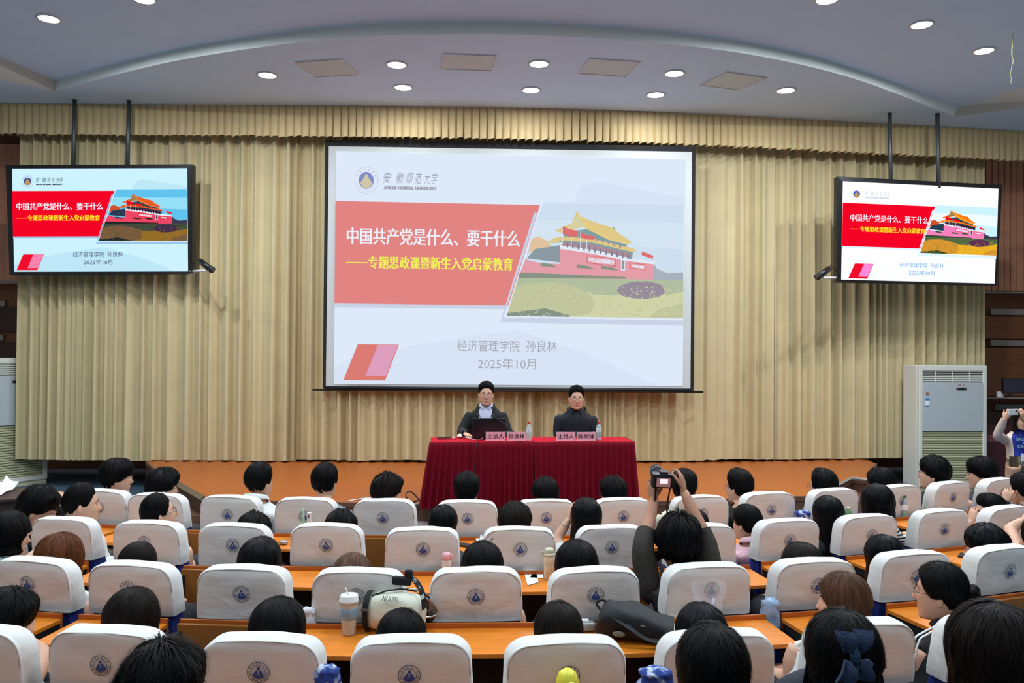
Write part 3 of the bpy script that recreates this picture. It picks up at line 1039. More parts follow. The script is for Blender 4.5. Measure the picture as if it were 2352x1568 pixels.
for k, (u0, u1, side) in enumerate([(0, TL * .502, 'left'), (TL * .502, TL, 'right')]):
    o = TP((u0 + u1) / 2, TD / 2, STZ)
    t = empty('conference_table', o, 'table under dark red pleated cloth, the one before the %s speaker' % ('laptop' if k == 0 else 'navy-clad'), 'table', 'red-draped tables on stage', rz=TANG)
    w = u1 - u0
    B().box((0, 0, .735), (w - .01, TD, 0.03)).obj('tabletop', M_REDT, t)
    bb = B()
    nx = int(w / 0.006)
    rows = []
    for zi, z in enumerate([.765, .752, .70, .6, .4, .2, .03]):
        row = []
        T = (0.755 - z) / .755
        for i in range(nx + 1):
            x = -w / 2 + w * i / nx
            s = x + k * 3.1
            pl_ = math.sin(s * 2 * PI / 0.07 + 5.5 * n1(s * 3.1, 21) + 1.2 * n1(s * 4 + z, 22)) * (.6 + .9 * abs(n1(s * 6, 31)) + .4 * T)
            amp = min(1, max(0, (0.755 - z) / .08)) * (0.006 + 0.016 * T)
            off = -amp * pl_ - 0.05 * T - 0.03 * T * n1(s * 2.4, 23) * 1.5
            fx = x
            if k == 0:
                fx -= max(0, (-x - w / 2 + .35) / .35) * 0.10 * T
            else:
                fx += max(0, (x - w / 2 + .3) / .3) * 0.045 * T
            row.append((fx, -TD / 2 - .004 + off if zi else -TD / 2, z if zi > 0 else .752))
        rows.append(row)
    bb.grid(rows)
    # outer end
    ex = -w / 2 if k == 0 else w / 2
    rows2 = []
    ny = 90
    for zi, z in enumerate([.752, .70, .6, .4, .2, .03]):
        T = (0.755 - z) / .755
        row = []
        for i in range(ny + 1):
            y = -TD / 2 + TD * i / ny
            sgn = -1 if k == 0 else 1
            off = (0.006 + .016 * T) * min(1, T * 8) * math.sin(y * 2 * PI / .062) + (.10 if k == 0 else .045) * T
            yy = y - 0.05 * T * (1 - i / ny) if i < ny * .3 else y
            row.append((ex + sgn * off, yy, z))
        rows2.append(row)
    bb.grid(rows2)
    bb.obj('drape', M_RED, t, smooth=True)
    me = mesh('leg', *(lambda b: (b.v, b.f))(B().box((0, 0, .36), (.04, .04, .72))), M_STEEL)
    for sx in (-1, 1):
        for sy in (-1, 1):
            link('leg', me, t, (sx * (w / 2 - .06), sy * (TD / 2 - .05), 0))

# ---- name plates
PLATES = [((1115, 1161), '主讲人', 'leftmost'), ((1164, 1208), '孙良林', 'second from left'), ((1278, 1322), '主持人', 'third from left'), ((1325, 1369), '陈刚锋', 'rightmost')]
for (x0, x1), s, l in PLATES:
    a, b = G(x0, 1013, TZ + .006), G(x1, 1012, TZ + .006)
    w = abs(b[0] - a[0])
    c = (a + b) / 2
    c[1] += 0.03
    t = empty('name_plate', (c[0], c[1], TZ + .006), 'pink name plate in clear holder, %s on the red table edge' % l, 'name plate', 'pink name plates', rz=TANG)
    B().box((0, 0, .05), (w - .012, .004, .095), bev=.001).obj('card', M_PINK, t)
    v, f = text_fit(s, -w * .41, .024, w * .41, .078)
    lt = B()
    for dx in (-.0007, 0, .0007):
        lt.add([(p[0] + dx, -.0045, p[1]) for p in v], f)
    lt.obj('lettering', M_INK, t)
    B().box((0, .012, .003), (w, .05, .006)).box((-w / 2 + .003, 0, .05), (.005, .012, .1)).box((w / 2 - .003, 0, .05), (.005, .012, .1)).obj('holder', M_CLEAR, t)


def bottle(p, h, r, cap, label, body=None, name='water_bottle', cat='bottle', group=None, band=None, liquid=None):
    t = empty(name, p, label, cat, group)
    prof = [(r * .85, 0), (r, .02 * h), (r, .12 * h), (r * .93, .15 * h), (r, .18 * h), (r, .40 * h), (r * .9, .45 * h), (r * .95, .55 * h), (r * .98, .66 * h), (r * .85, .74 * h), (r * .5, .85 * h), (r * .4, .88 * h), (r * .4, .92 * h)]
    B().lathe((0, 0, 0), prof, 20).obj('body', body or M_WATER, t, smooth=True)
    B().lathe((0, 0, 0), [(r * .46, .905 * h), (r * .48, .91 * h), (r * .48, .99 * h), (r * .42, h)], 16).obj('cap', cap, t, smooth=True)
    if band:
        B().lathe((0, 0, 0), [(r * 1.015, band[0] * h), (r * 1.02, (band[0] + .01) * h), (r * 1.02, (band[1] - .01) * h), (r * 1.015, band[1] * h)], 20).obj('paper_band', band[2], t, smooth=True)
    if liquid:
        B().lathe((0, 0, 0), [(r * .8, .01 * h), (r * .94, .03 * h), (r * .86, liquid[0] * h), (r * .5, liquid[0] * h)], 16).obj('drink', liquid[1], t, smooth=True)
    return t


for x, y, l in [(1215, 1013, 'red-capped clear water bottle beside the left pair of name plates'), (1376, 1012, 'red-capped clear water bottle beside the right pair of name plates')]:
    p = G(x, y, TZ)
    bottle((p[0], p[1] + .035, TZ + .006), .21, .031, M_CAPR, l, group='red-capped bottles on the stage table', band=(.42, .62, mat('bottle_band', (210, 214, 218), 0.4)))

# ---- laptop
lp = P(1122, 1003, 9.05)
t = empty('laptop', (lp[0], 9.04, TZ + .006), 'open black laptop in front of the left speaker, seen from behind', 'laptop', rz=TANG + .03)
B().box((0, .13, .009), (.36, .25, .018), bev=.004).obj('keyboard_base', M_BLACK, t)
lid = B().box((0, 0, .118), (.37, .008, .236), bev=.003).obj('lid', mat('laptop_lid', (26, 26, 30), 0.3), t)
lid.rotation_euler = (.16, 0, 0)
B().box((0, .006, .118), (.34, .003, .205)).obj('display', mat('laptop_display', (190, 205, 225), emit=0.5), lid)
# mouse, clicker, phone, cables
p = G(1056, 1004, TZ)
t = empty('computer_mouse', (p[0], p[1], TZ + .006), 'white computer mouse left of the laptop', 'mouse')
B().lathe((0, 0, 0), [(.03, 0), (.032, .008), (.026, .024), (.012, .033), (.001, .035)], 20, sy=1.6).obj('shell', M_WHITEP, t, smooth=True)
B().box((0, -.03, .03), (.006, .016, .006), bev=.002).obj('wheel', M_BLACK, t)
p = G(1042, 1007, TZ)
tag(B().box((0, 0, .007), (.03, .06, .014), bev=.005).obj('remote_clicker', M_WHITEP, loc=(p[0], p[1], TZ + .006)), 'tiny white clicker beside the mouse on the red table', 'clicker')
p = G(1019, 1007, TZ)
t = empty('phone', (p[0], p[1] + .01, TZ + .006), 'black smartphone lying on the left end of the red table', 'phone', rz=.2)
B().box((0, 0, .005), (.15, .075, .009), bev=.003).obj('case', M_BLACK, t)
B().box((0, 0, .0100), (.14, .066, .001)).obj('screen', mat('phone_glass', (14, 16, 22), 0.1), t)
tag(B().tube([G(1062, 1003, TZ + .012), G(1075, 1005, TZ + .012), G(1090, 1009, TZ + .012), G(1105, 1008, TZ + .012), G(1113, 1003, TZ + .012)], .004, 6)
    .obj('usb_cable', M_WHITEP, smooth=True), 'white cable curling from the mouse past the laptop', 'cable')
cb = [G(1100, 1009, TZ + .012), TP(.52, .02, TZ + .014), TP(.50, -.03, TZ - .04), TP(.485, -.075, TZ - .2), TP(.47, -.11, TZ - .45), TP(.47, -.13, STZ + .03)]
tag(B().tube(catmull(cb, 4), .004, 6).obj('power_cable', M_BLACK, smooth=True), 'thin black cable running down the red drape below the laptop', 'cable')


def mic(base, tip, mid, label):
    t = empty('microphone', base, label, 'microphone', 'gooseneck microphones')
    b = np.array(base)
    B().box((0, 0, .015), (.12, .1, .03), bev=.006).obj('base', M_BLACK, t)
    B().tube(catmull([(0, 0, .03), np.array(mid) - b, np.array(tip) - b], 6), .0045, 8).obj('gooseneck', M_BLACK, t, smooth=True)
    d = np.array(tip) - np.array(mid)
    d /= np.linalg.norm(d)
    B().tube([np.array(tip) - b, np.array(tip) - b + d * .02, np.array(tip) - b + d * .045, np.array(tip) - b + d * .055], [.009, .013, .013, .005], 10).obj('foam_head', M_BLACKM, t, smooth=True)
    return t


mic(tuple(TP(1.0, .14, TZ + .006)), P(1142, 963, 8.98), P(1165, 977, 8.98), 'thin black gooseneck microphone in front of the left speaker')
mic(tuple(TP(1.83, .14, TZ + .006)), P(1346, 942, 9.1), P(1358, 964, 9.08), 'thin black gooseneck microphone in front of the right speaker')
# ================================================================ SEATS AND DESKS
ROWS = [
    [(238, 1124), (366, 1133), (529, 1138), (706, 1143), (886, 1146), (1071, 1149), (1252, 1147), (1431, 1144), (1608, 1138), (1763, 1130), (1912, 1122), (2062, 1114), (2178, 1106), (2290, 1098), (2394, 1090)],
    [(-20, 1182), (154, 1188), (344, 1197), (541, 1203), (752, 1203), (972, 1212), (1191, 1211), (1403, 1207), (1611, 1204), (1806, 1192), (1990, 1182), (2157, 1170), (2310, 1162)],
    [(80, 1282), (310, 1292), (562, 1300), (826, 1307), (1098, 1305), (1368, 1305), (1620, 1295), (1865, 1284), (2090, 1267), (2300, 1254)],
    [(-60, 1437), (252, 1442), (602, 1460), (948, 1463), (1302, 1465), (1645, 1450), (1975, 1425), (2270, 1410)]]
CENT = [(-0.77, 16.6), (-0.73, 16.0), (-0.69, 15.0), (-0.62, 14.0)]
CHT = 1.02      # seat top height
DZ = 0.755      # desk top height
SEATS = []      # per row list of (x, y, yaw)  yaw: clockwise from +y
for r, row in enumerate(ROWS):
    out = []
    for (x, y) in row:
        p = G(x, y + 1, CHT)
        yaw = math.atan2(CENT[r][0] - p[0], CENT[r][1] - p[1])
        out.append((p[0], p[1], yaw))
    SEATS.append(out)


def outline(w, h0, h1, r, n=7):
    """open arch from bottom-left up and over to bottom-right (x, z)"""
    pts = [(-w / 2 - .004, h0), (-w / 2 - .006, h0 + .03), (-w / 2 - .002, (h0 + h1) / 2)]
    for k in range(n + 1):
        a = PI - (PI / 2) * k / n
        pts.append((-w / 2 + r + r * math.cos(a), h1 - r + r * math.sin(a)))
    for f in (0.3, 0.5, 0.7):
        pts.append((-w / 2 + r + (w - 2 * r) * f, h1 + .006 * math.sin(PI * f)))
    for k in range(n + 1):
        a = PI / 2 - (PI / 2) * k / n
        pts.append((w / 2 - r + r * math.cos(a), h1 - r + r * math.sin(a)))
    pts += [(w / 2 + .002, (h0 + h1) / 2), (w / 2 + .006, h0 + .03), (w / 2 + .004, h0)]
    return pts


LEAN = 0.13


def cover_mesh(seed, w=0.452, th=0.125, h0=0.765, h1=1.02, r=0.085, cl=0.0, name='cover'):
    """white slip-over cover; back face towards -y"""
    # (inset, y) layers from the front face round to the back face
    lay = [(0.11, th * .5 - .002), (0.03, th * .5), (0.010, th * .47), (0.0, th * .36), (0.0, 0.0), (0.0, -th * .34), (0.004, -th * .44), (0.003, -th * .455), (0.010, -th * .47),
           (0.022, -th * .505), (0.05, -th * .525), (0.10, -th * .53), (0.15, -th * .53), (0.20, -th * .53), (0.2259, -th * .53)]
    base = outline(w - 2 * cl, h0, h1 - cl, r)
    cx, cz = 0.0, h0
    rows = []
    for li, (ins, y) in enumerate(lay):
        row = []
        for (x, z) in base:
            # shrink towards the bottom middle keeping the hem level
            fx = max(0.0, 1 - ins / (w / 2))
            fz = max(0.0, 1 - ins / (h1 - h0))
            xx, zz = x * fx, h0 + (z - h0) * fz
            yy = y
            if name == 'cover':
                k = 1.0 if li > 7 else 0.6
                nz = mnoise.noise(Vector((xx * 3 + seed * 9, zz * 13, seed))) * 0.006 + mnoise.noise(Vector((xx * 9, zz * 30 + seed * 4, seed + 4))) * 0.0022
                nz += 0.006 * math.sin((zz - h0) * 52 + seed * 2 + 3 * mnoise.noise(Vector((xx * 4, seed, 1)))) * max(0, 1 - (zz - h0) / .2) * .5
                yy += nz * k
                if 3 <= li <= 6:
                    d = mnoise.noise(Vector((xx * 12 + seed, yy * 20, zz * 9 + seed))) * 0.004
                    zz += d if z > h1 - r else 0
                    xx += d * (1 if x > 0 else -1)
            # barrel: slightly thinner at the top
            yy *= 1 - 0.12 * (zz - h0) / (h1 - h0)
            # lean
            yy -= (zz - h1) * LEAN
            row.append((xx, yy, zz))
        rows.append(row)
    b = B().grid(rows)
    me = mesh(name, b.v, b.f, M_COVER if name == 'cover' else M_BLUE, True)
    # seam line: thin cord where top and back meet
    return me


def ysurf(z, h0=0.765, h1=1.02, th=.125):
    return -th * .53 * (1 - 0.12 * (z - h0) / (h1 - h0)) - (z - h1) * LEAN


COVERS = [cover_mesh(i * 1.37 + 0.3) for i in range(6)]
cord = B()
pth = []
for (x, z) in outline(.452, .765, 1.02, .085):
    fx, fz = 1 - .006 / .226, 1 - .006 / .255
    xx, zz = x * fx, .765 + (z - .765) * fz
    pth.append((xx, -.125 * .462 * (1 - .12 * (zz - .765) / .255) - (zz - 1.02) * LEAN, zz))
cord.tube(pth[2:-2], .0022, 5)
CORD = mesh('seam_cord', cord.v, cord.f, mat('cord_grey', (190, 194, 186), 0.8), True)
shell = cover_mesh(5, cl=0.012, h0=0.33, h1=1.015, r=.08, th=.11, name='backrest')
for v_ in shell.vertices:      # the blue back widens forward below the cover
    if v_.co.y > -.02 + (1.02 - v_.co.z) * LEAN - .02 and v_.co.z < .80:
        v_.co.y += .03 * min(1, (.80 - v_.co.z) / .12)
b = B().box((0, .235, .36), (.45, .43, .09), bev=.03)
SEATPAD = mesh('seat', b.v, b.f, M_BLUE, True)
b = B().box((0, .20, .13), (.09, .28, .38), bev=.01).box((0, .20, FZ + .015), (.16, .36, .03), bev=.008)
PEDESTAL = mesh('pedestal', b.v, b.f, M_BLACK)

# crest
eb = B()


def ering(r0, r1, m, n=40, d=0.0):
    v = [(r * math.cos(2 * PI * k / n), d, r * math.sin(2 * PI * k / n)) for r in (r0, r1) for k in range(n)]
    f = [(k, (k + 1) % n, n + (k + 1) % n, n + k) for k in range(n)]
    eb.add(v, f, m)


R = 0.0425
ering(R * .94, R, 1)
ering(R * .60, R * .645, 1)
eb.add([(R * .14 * math.cos(2 * PI * k / 16), 0, R * .36 + R * .14 * math.sin(2 * PI * k / 16)) for k in range(16)], [tuple(range(16))])
for s in (-1, 1):    # two leaning figures forming the mountain
    eb.add([(s * R * .05, 0, R * .20), (s * R * .20, 0, R * .20), (s * R * .52, 0, -R * .30), (s * R * .28, 0, -R * .30), (s * R * .20, 0, -R * .13),
            (s * R * .13, 0, -R * .30), (s * R * .03, 0, -R * .30), (s * R * .09, 0, -R * .02)], [tuple(range(8))])
n = 18
arcp = [(R * .575 * math.cos(a), 0, R * .575 * math.sin(a)) for a in [math.radians(212 + 116 * k / n) for k in range(n + 1)]]
eb.add([(-R * .50, 0, -R * .28)] + arcp + [(R * .50, 0, -R * .28)], [tuple(range(n + 3))])
for k, ch in enumerate('安徽师范大学'):
    a = math.radians(150 - k * 24)
    v, f = text_fit(ch, -R * .10, -R * .10, R * .10, R * .10, 0.01)
    rt = a - PI / 2
    eb.add([(R * .79 * math.cos(a) + p[0] * math.cos(rt) - p[1] * math.sin(rt), 0, R * .79 * math.sin(a) + p[0] * math.sin(rt) + p[1] * math.cos(rt)) for p in v], f, 1)
s_ = 'ANHUI NORMAL UNIVERSITY'
for k, ch in enumerate(s_):
    if ch == ' ':
        continue
    a = math.radians(176 + k * (188 / (len(s_) - 1)))
    wd = .035 if ch == 'I' else .075
    v, f = text_fit(ch, -R * wd * .8, -R * .075, R * wd * .8, R * .075, 0.02)
    rt = a + PI / 2
    eb.add([(R * .79 * math.cos(a) + p[0] * math.cos(rt) - p[1] * math.sin(rt), 0, R * .79 * math.sin(a) + p[0] * math.sin(rt) + p[1] * math.cos(rt)) for p in v], f, 1)
CREST = mesh('crest', eb.v, eb.f, [M_EMB, M_EMBD], fm=eb.m)

ORD = ['first', 'second', 'third', 'fourth', 'fifth', 'sixth', 'seventh', 'eighth', 'ninth', 'tenth', 'eleventh', 'twelfth', 'thirteenth', 'fourteenth', 'fifteenth']
RNAME = ['row nearest stage', 'second row', 'third row', 'row nearest the viewer']
SCALE_R = [1.0, 1.0, 1.02, 1.02]
ADJ = {}
for r, row in enumerate(SEATS):
    for i, (x, y, yaw) in enumerate(row):
        t = empty('auditorium_chair', (x, y, 0), 'blue seat in white crested cover, %s from left, %s' % (ORD[i], RNAME[r]),
                  'seat', 'white-covered seats, ' + RNAME[r], rz=-yaw)
        rs = random.Random(r * 31 + i)
        cv = link('cover', COVERS[(r * 3 + i * 5) % 6], t)
        cv.rotation_euler = (0, rs.uniform(-.012, .012), rs.uniform(-.03, .03))
        s = SCALE_R[r]
        cv.scale = (s, s, 1)
        link('seam_cord', CORD, cv)
        zc = 1.02 - .122 + rs.uniform(-.006, .006)
        cr = link('crest', CREST, cv, (rs.uniform(-.008, .008), ysurf(zc) - .0085, zc), (math.atan(LEAN) - .012, rs.uniform(-.05, .05), 0))
        link('backrest', shell, t)
        link('seat', SEATPAD, t)
        link('pedestal', PEDESTAL, t)

# desks behind each row of seats
FOLDED = {(0, 2), (0, 4), (1, 3), (1, 7), (2, 2), (2, 9)}
b = B().box((0, -.265, DZ - .011), (.575, .335, .022), bev=.003)
WORK = mesh('worktop', b.v, b.f, [M_DESK])
b = B().box((0, -.094, .5 * (DZ + .025 + .70)), (.575, .014, DZ + .025 - .70), bev=.002)
FASC = mesh('upstand', b.v, b.f, M_FASC)
b = B().box((0, -.10, .38), (.575, .016, .64), bev=.002)
BPAN = mesh('back_panel', b.v, b.f, M_DPAN)
b = B().box((0, .035, .31), (.02, .08, .78), bev=.003).box((0, -.07, .71), (.02, .28, .045), bev=.003)
ENDP = mesh('bracket', b.v, b.f, M_BLACKM)
b = B().box((0, -.118, .60), (.575, .022, .33), bev=.003)
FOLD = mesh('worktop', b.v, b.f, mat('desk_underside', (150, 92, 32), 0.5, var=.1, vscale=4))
SIDE = {0: (2, 10), 1: (3, 9), 2: (2, 7), 3: (2, 6)}    # seats left of / right of the middle block
_nar = {}
for nm_, me_ in (('u', FASC), ('b', BPAN), ('w', WORK), ('f', FOLD)):
    c_ = me_.copy()
    for v_ in c_.vertices:
        v_.co.x *= .475 / .575
    _nar[nm_] = c_
for r, row in enumerate(SEATS):
    for i, (x, y, yaw) in enumerate(row):
        side = i < SIDE[r][0] or i >= SIDE[r][1]
        folded = (r, i) in FOLDED
        t = empty('desk', (x, y, 0), 'orange wooden %s behind %s seat from left, %s' % ('desk flap folded down' if folded else 'desk', ORD[i], RNAME[r]),
                  'desk', 'orange desks behind the seats', rz=-yaw)
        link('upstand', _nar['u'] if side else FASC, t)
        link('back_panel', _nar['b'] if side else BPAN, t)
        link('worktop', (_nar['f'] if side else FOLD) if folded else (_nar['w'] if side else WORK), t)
        for s in (-1, 1):
            link('bracket', ENDP, t, (s * (.22 if side else .27), -.16, 0))


def on_desk(px, py, dz=0.0):
    return G(px, py, DZ + dz)
# ================================================================ PEOPLE
MC = 48          # columns around body and head
TH = np.array([2 * PI * k / MC for k in range(MC)])
CT, ST = np.cos(TH), np.sin(TH)


def rotm(yaw, pitch=0.0, roll=0.0):
    """columns right, forward, up; yaw clockwise from +y, pitch up, roll to the right"""
    f = np.array([math.sin(yaw) * math.cos(pitch), math.cos(yaw) * math.cos(pitch), math.sin(pitch)])
    r0 = np.array([math.cos(yaw), -math.sin(yaw), 0.0])
    u0 = np.cross(r0, f)
    r = r0 * math.cos(roll) - u0 * math.sin(roll)
    u = r0 * math.sin(roll) + u0 * math.cos(roll)
    return np.c_[r, f, u]


def head_surf(q, th, face=True):
    """q 0 crown .. 1 ear level .. 2 jaw/nape; returns local head coords (n,3)"""
    c, s = np.cos(th), np.sin(th)
    q = np.asarray(q, float) + 0 * th
    up = q <= 1
    ph = np.clip(q, 0, 1) * PI / 2
    x = np.where(up, .076 * np.sin(ph) * c, 0.0)
    y = np.where(up, .097 * np.sin(ph) * s, 0.0)
    z = np.where(up, .122 * np.cos(ph), 0.0)
    t = np.clip(q - 1, 0, 1)
    w = (1 + s) / 2
    zl = -t * (.072 + .046 * w ** 1.2)
    a = .076 * (1 - .30 * t ** 2.2)
    bf = .097 * (1 - .13 * t ** 2)
    bb = .097 * (1 - .36 * t ** 1.3)
    # squarer jaw ring
    x = np.where(up, x, a * np.sign(c) * np.abs(c) ** 0.92)
    y = np.where(up, y, np.where(s > 0, bf, bb) * s)
    z = np.where(up, z, zl)
    if face:
        fr = s > 0.2
        nose = np.exp(-(x / .0115) ** 2) * np.interp(z, [-.048, -.040, -.032, -.012, .024], [0, .012, .025, .014, 0])
        sock = -.008 * np.exp(-((np.abs(x) - .031) / .014) ** 2 - ((z - .006) / .011) ** 2)
        brow = .0035 * np.exp(-((np.abs(x) - .03) / .02) ** 2 - ((z - .026) / .008) ** 2)
        lips = .005 * np.exp(-(x / .020) ** 2 - ((z + .066) / .009) ** 2)
        chin = .005 * np.exp(-(x / .022) ** 2 - ((z + .105) / .014) ** 2)
        chk = .003 * np.exp(-((np.abs(x) - .045) / .02) ** 2 - ((z + .03) / .02) ** 2)
        y = y + np.where(fr, nose + sock + brow + lips + chin + chk, 0)
    return np.stack([x * 1.045, y, z], -1)


TT = [.0, .045, .085, .125, .165, .21, .265, .33, .42, .52, .62, .70, .78, .86, .93, 1.0]
HW = [.066, .090, .132, .165, .180, .185, .186, .182, .172, .160, .155, .158, .166, .174, .176, .165]
HD = [.062, .072, .082, .090, .098, .104, .110, .113, .113, .108, .106, .108, .114, .120, .122, .11]


def sup(n):
    c = np.sign(CT) * np.abs(CT) ** (2 / n)
    s = np.sign(ST) * np.abs(ST) ** (2 / n)
    return c, s


def limb_ring(p, t, a, r, n, flat=None):
    b = np.cross(t, a)
    ang = np.arange(n) * 2 * PI / n
    ra, rb = (r, r) if flat is None else (r, flat)
    return np.array([p + ra * a * math.cos(k) + rb * b * math.sin(k) for k in ang])


def polyline(pts, rads, step=.035):
    """smooth joint path into samples"""
    pts = [np.array(p, float) for p in pts]
    out, ro = [], []
    for i in range(len(pts) - 1):
        L = np.linalg.norm(pts[i + 1] - pts[i])
        m = max(2, int(L / step))
        for k in range(m):
            t = k / m
            out.append(pts[i] * (1 - t) + pts[i + 1] * t)
            ro.append(rads[i] * (1 - t) + rads[i + 1] * t)
    out.append(pts[-1])
    ro.append(rads[-1])
    # soften corners
    o2 = [out[0]] + [(out[i - 1] + 2 * out[i] + out[i + 1]) / 4 for i in range(1, len(out) - 1)] + [out[-1]]
    return o2, ro


class Body:
    def __init__(s):
        s.v, s.f, s.tag = [], [], []

    def addring(s, ring):
        n = len(s.v)
        s.v += [np.array(p) for p in ring]
        return list(range(n, n + len(ring)))

    def bridge(s, a, b, tag):
        n = len(a)
        for k in range(n):
            s.f.append((a[k], a[(k + 1) % n], b[(k + 1) % n], b[k]))
            s.tag.append(tag)

    def limb(s, loop, pts, rads, tag, flats=None, cap=True):
        """grow a limb from an open boundary loop (indices) along a path"""
        path, ro = polyline(pts, rads)
        n = len(loop)
        t = path[1] - path[0]
        t /= np.linalg.norm(t)
        c0 = sum(s.v[i] for i in loop) / n
        a = s.v[loop[0]] - c0
        a = a - t * a.dot(t)
        a /= np.linalg.norm(a)
        b = np.cross(t, a)
        # orientation of the loop around t
        d = s.v[loop[n // 4]] - c0
        sg = 1 if d.dot(b) > 0 else -1
        prev = loop
        L = len(path)
        idx0 = 1
        for i in range(idx0, L):
            t = path[min(i + 1, L - 1)] - path[i - 1]
            t /= np.linalg.norm(t)
            a = a - t * a.dot(t)
            a /= np.linalg.norm(a)
            b = np.cross(t, a) * sg
            ring = [path[i] + ro[i] * (a * math.cos(2 * PI * k / n) + b * math.sin(2 * PI * k / n)) for k in range(n)]
            cur = s.addring(ring)
            s.bridge(prev, cur, (tag, (i - 1) / (L - 1)))
            prev = cur
        if cap:
            m = s.addring([path[-1] + t * ro[-1] * .5])[0]
            for k in range(n):
                s.f.append((prev[k], prev[(k + 1) % n], m))
                s.tag.append((tag, 1.0))
        return prev, a, t

    def finger(s, pts, r, tag='hand'):
        pts = [np.array(p, float) for p in pts]
        n = 6
        t0 = pts[1] - pts[0]
        t0 /= np.linalg.norm(t0)
        up = np.array([0, 0, 1.0]) if abs(t0[2]) < .8 else np.array([1.0, 0, 0])
        a = np.cross(t0, up)
        a /= np.linalg.norm(a)
        prev = None
        for i, p in enumerate(pts):
            t = pts[min(i + 1, len(pts) - 1)] - pts[max(i - 1, 0)]
            t /= np.linalg.norm(t)
            a = a - t * a.dot(t)
            a /= np.linalg.norm(a)
            cur = s.addring(limb_ring(p, t, a, r * (1 - .12 * i), n))
            if prev:
                s.bridge(prev, cur, (tag, 1.0))
            prev = cur
        m = s.addring([pts[-1] + t * r * .7])[0]
        for k in range(n):
            s.f.append((prev[k], prev[(k + 1) % n], m))
            s.tag.append((tag, 1.0))

    def hand(s, wrist, d, nrm, curl=0.5, side=1, sc_=1.0, thumb_curl=.4):
        """palm + five fingers. d: pointing direction, nrm: out of the back of the hand"""
        d = np.array(d, float)
        d /= np.linalg.norm(d)
        nrm = np.array(nrm, float)
        nrm = nrm - d * nrm.dot(d)
        nrm /= np.linalg.norm(nrm)
        x = np.cross(d, nrm) * side   # toward the thumb
        w = np.array(wrist, float)
        n = 12
        prev = None
        for (l, hw, ht) in [(-.012, .022, .018), (.012, .028, .016), (.04, .038, .015), (.07, .041, .013), (.088, .038, .010), (.094, .03, .005)]:
            ring = [w + sc_ * (d * l + x * hw * math.copysign(abs(math.cos(2 * PI * k / n)) ** .8, math.cos(2 * PI * k / n)) + nrm * ht * math.sin(2 * PI * k / n)) for k in range(n)]
            cur = s.addring(ring)
            if prev:
                s.bridge(prev, cur, ('hand', 1.0))
            prev = cur
        m = s.addring([w + sc_ * d * .096])[0]
        for k in range(n):
            s.f.append((prev[k], prev[(k + 1) % n], m))
            s.tag.append(('hand', 1.0))
        for j, (off, ln, r) in enumerate([(.029, .068, .0085), (.010, .076, .0088), (-.010, .070, .0084), (-.028, .055, .0075)]):
            p = w + sc_ * (d * .080 + x * off)
            pts = [p]
            ang = curl * .35
            for seg in (0.42, .32, .26):
                dd_ = d * math.cos(ang) - nrm * math.sin(ang)
                p = p + dd_ * ln * seg * sc_ * 1.05
                pts.append(p)
                ang += curl * (1.0 + .08 * j)
            s.finger(pts, r * sc_)
        p = w + sc_ * (d * .022 + x * .022 - nrm * .004)
        dd_ = (d * .72 + x * .60 - nrm * .25)
        dd_ /= np.linalg.norm(dd_)
        p1 = p + dd_ * .035 * sc_
        d2 = d * .9 + x * (.35 - thumb_curl * .5) - nrm * thumb_curl * .8
        d2 /= np.linalg.norm(d2)
        s.finger([p, p1, p1 + d2 * .03 * sc_, p1 + (d2 - nrm * thumb_curl * .3) * .052 * sc_], .0105 * sc_)


def interp_hair(alpha, table):
    xs = [a for a, b in table]
    ys = [b for a, b in table]
    return np.interp(alpha, xs, ys)


STYLES = {
    # hairline table over |angle from the face| in degrees -> q ; thickness table ; long length
    'short': dict(line=[(0, .62), (35, .66), (58, .86), (72, 1.05), (96, 1.12), (110, 1.6), (180, 1.97)], th=(.030, .020, .003), rough=.0065, fade=.55),
    'fringe': dict(line=[(0, .90), (40, .90), (60, .98), (75, 1.10), (96, 1.2), (112, 1.65), (180, 1.95)], th=(.036, .027, .007), rough=.009, fade=.38),
    'crop': dict(line=[(0, .60), (35, .64), (56, .82), (72, .98), (100, 1.0), (120, 1.4), (180, 1.70)], th=(.022, .007, .002), rough=.003, fade=.5),
    'curly': dict(line=[(0, .86), (40, .86), (62, 1.0), (80, 1.12), (100, 1.2), (118, 1.65), (180, 1.9)], th=(.042, .032, .016), rough=.018, fade=.3),
    'flat': dict(line=[(0, .58), (35, .62), (56, .84), (72, 1.0), (100, 1.0), (120, 1.45), (180, 1.72)], th=(.024, .010, .003), rough=.003, fade=.5),
    'long': dict(line=[(0, .66), (30, .72), (48, 1.0), (52, 1.3), (180, 1.3)], th=(.020, .016, .014), rough=.003, fall=.34, face=50),
    'tuck': dict(line=[(0, .66), (30, .72), (60, 1.0), (86, 1.05), (93, 1.3), (180, 1.3)], th=(.020, .014, .012), rough=.003, fall=.34, face=91),
    'bob': dict(line=[(0, .88), (30, .88), (45, 1.05), (52, 1.3), (180, 1.3)], th=(.026, .024, .022), rough=.004, fall=.10, face=48),
    'up': dict(line=[(0, .62), (35, .70), (60, .95), (75, 1.08), (100, 1.12), (118, 1.55), (180, 1.85)], th=(.018, .012, .007), rough=.003, fade=.2),
}


def rng_noise(x, y, z):
    return mnoise.noise(Vector((x, y, z)))


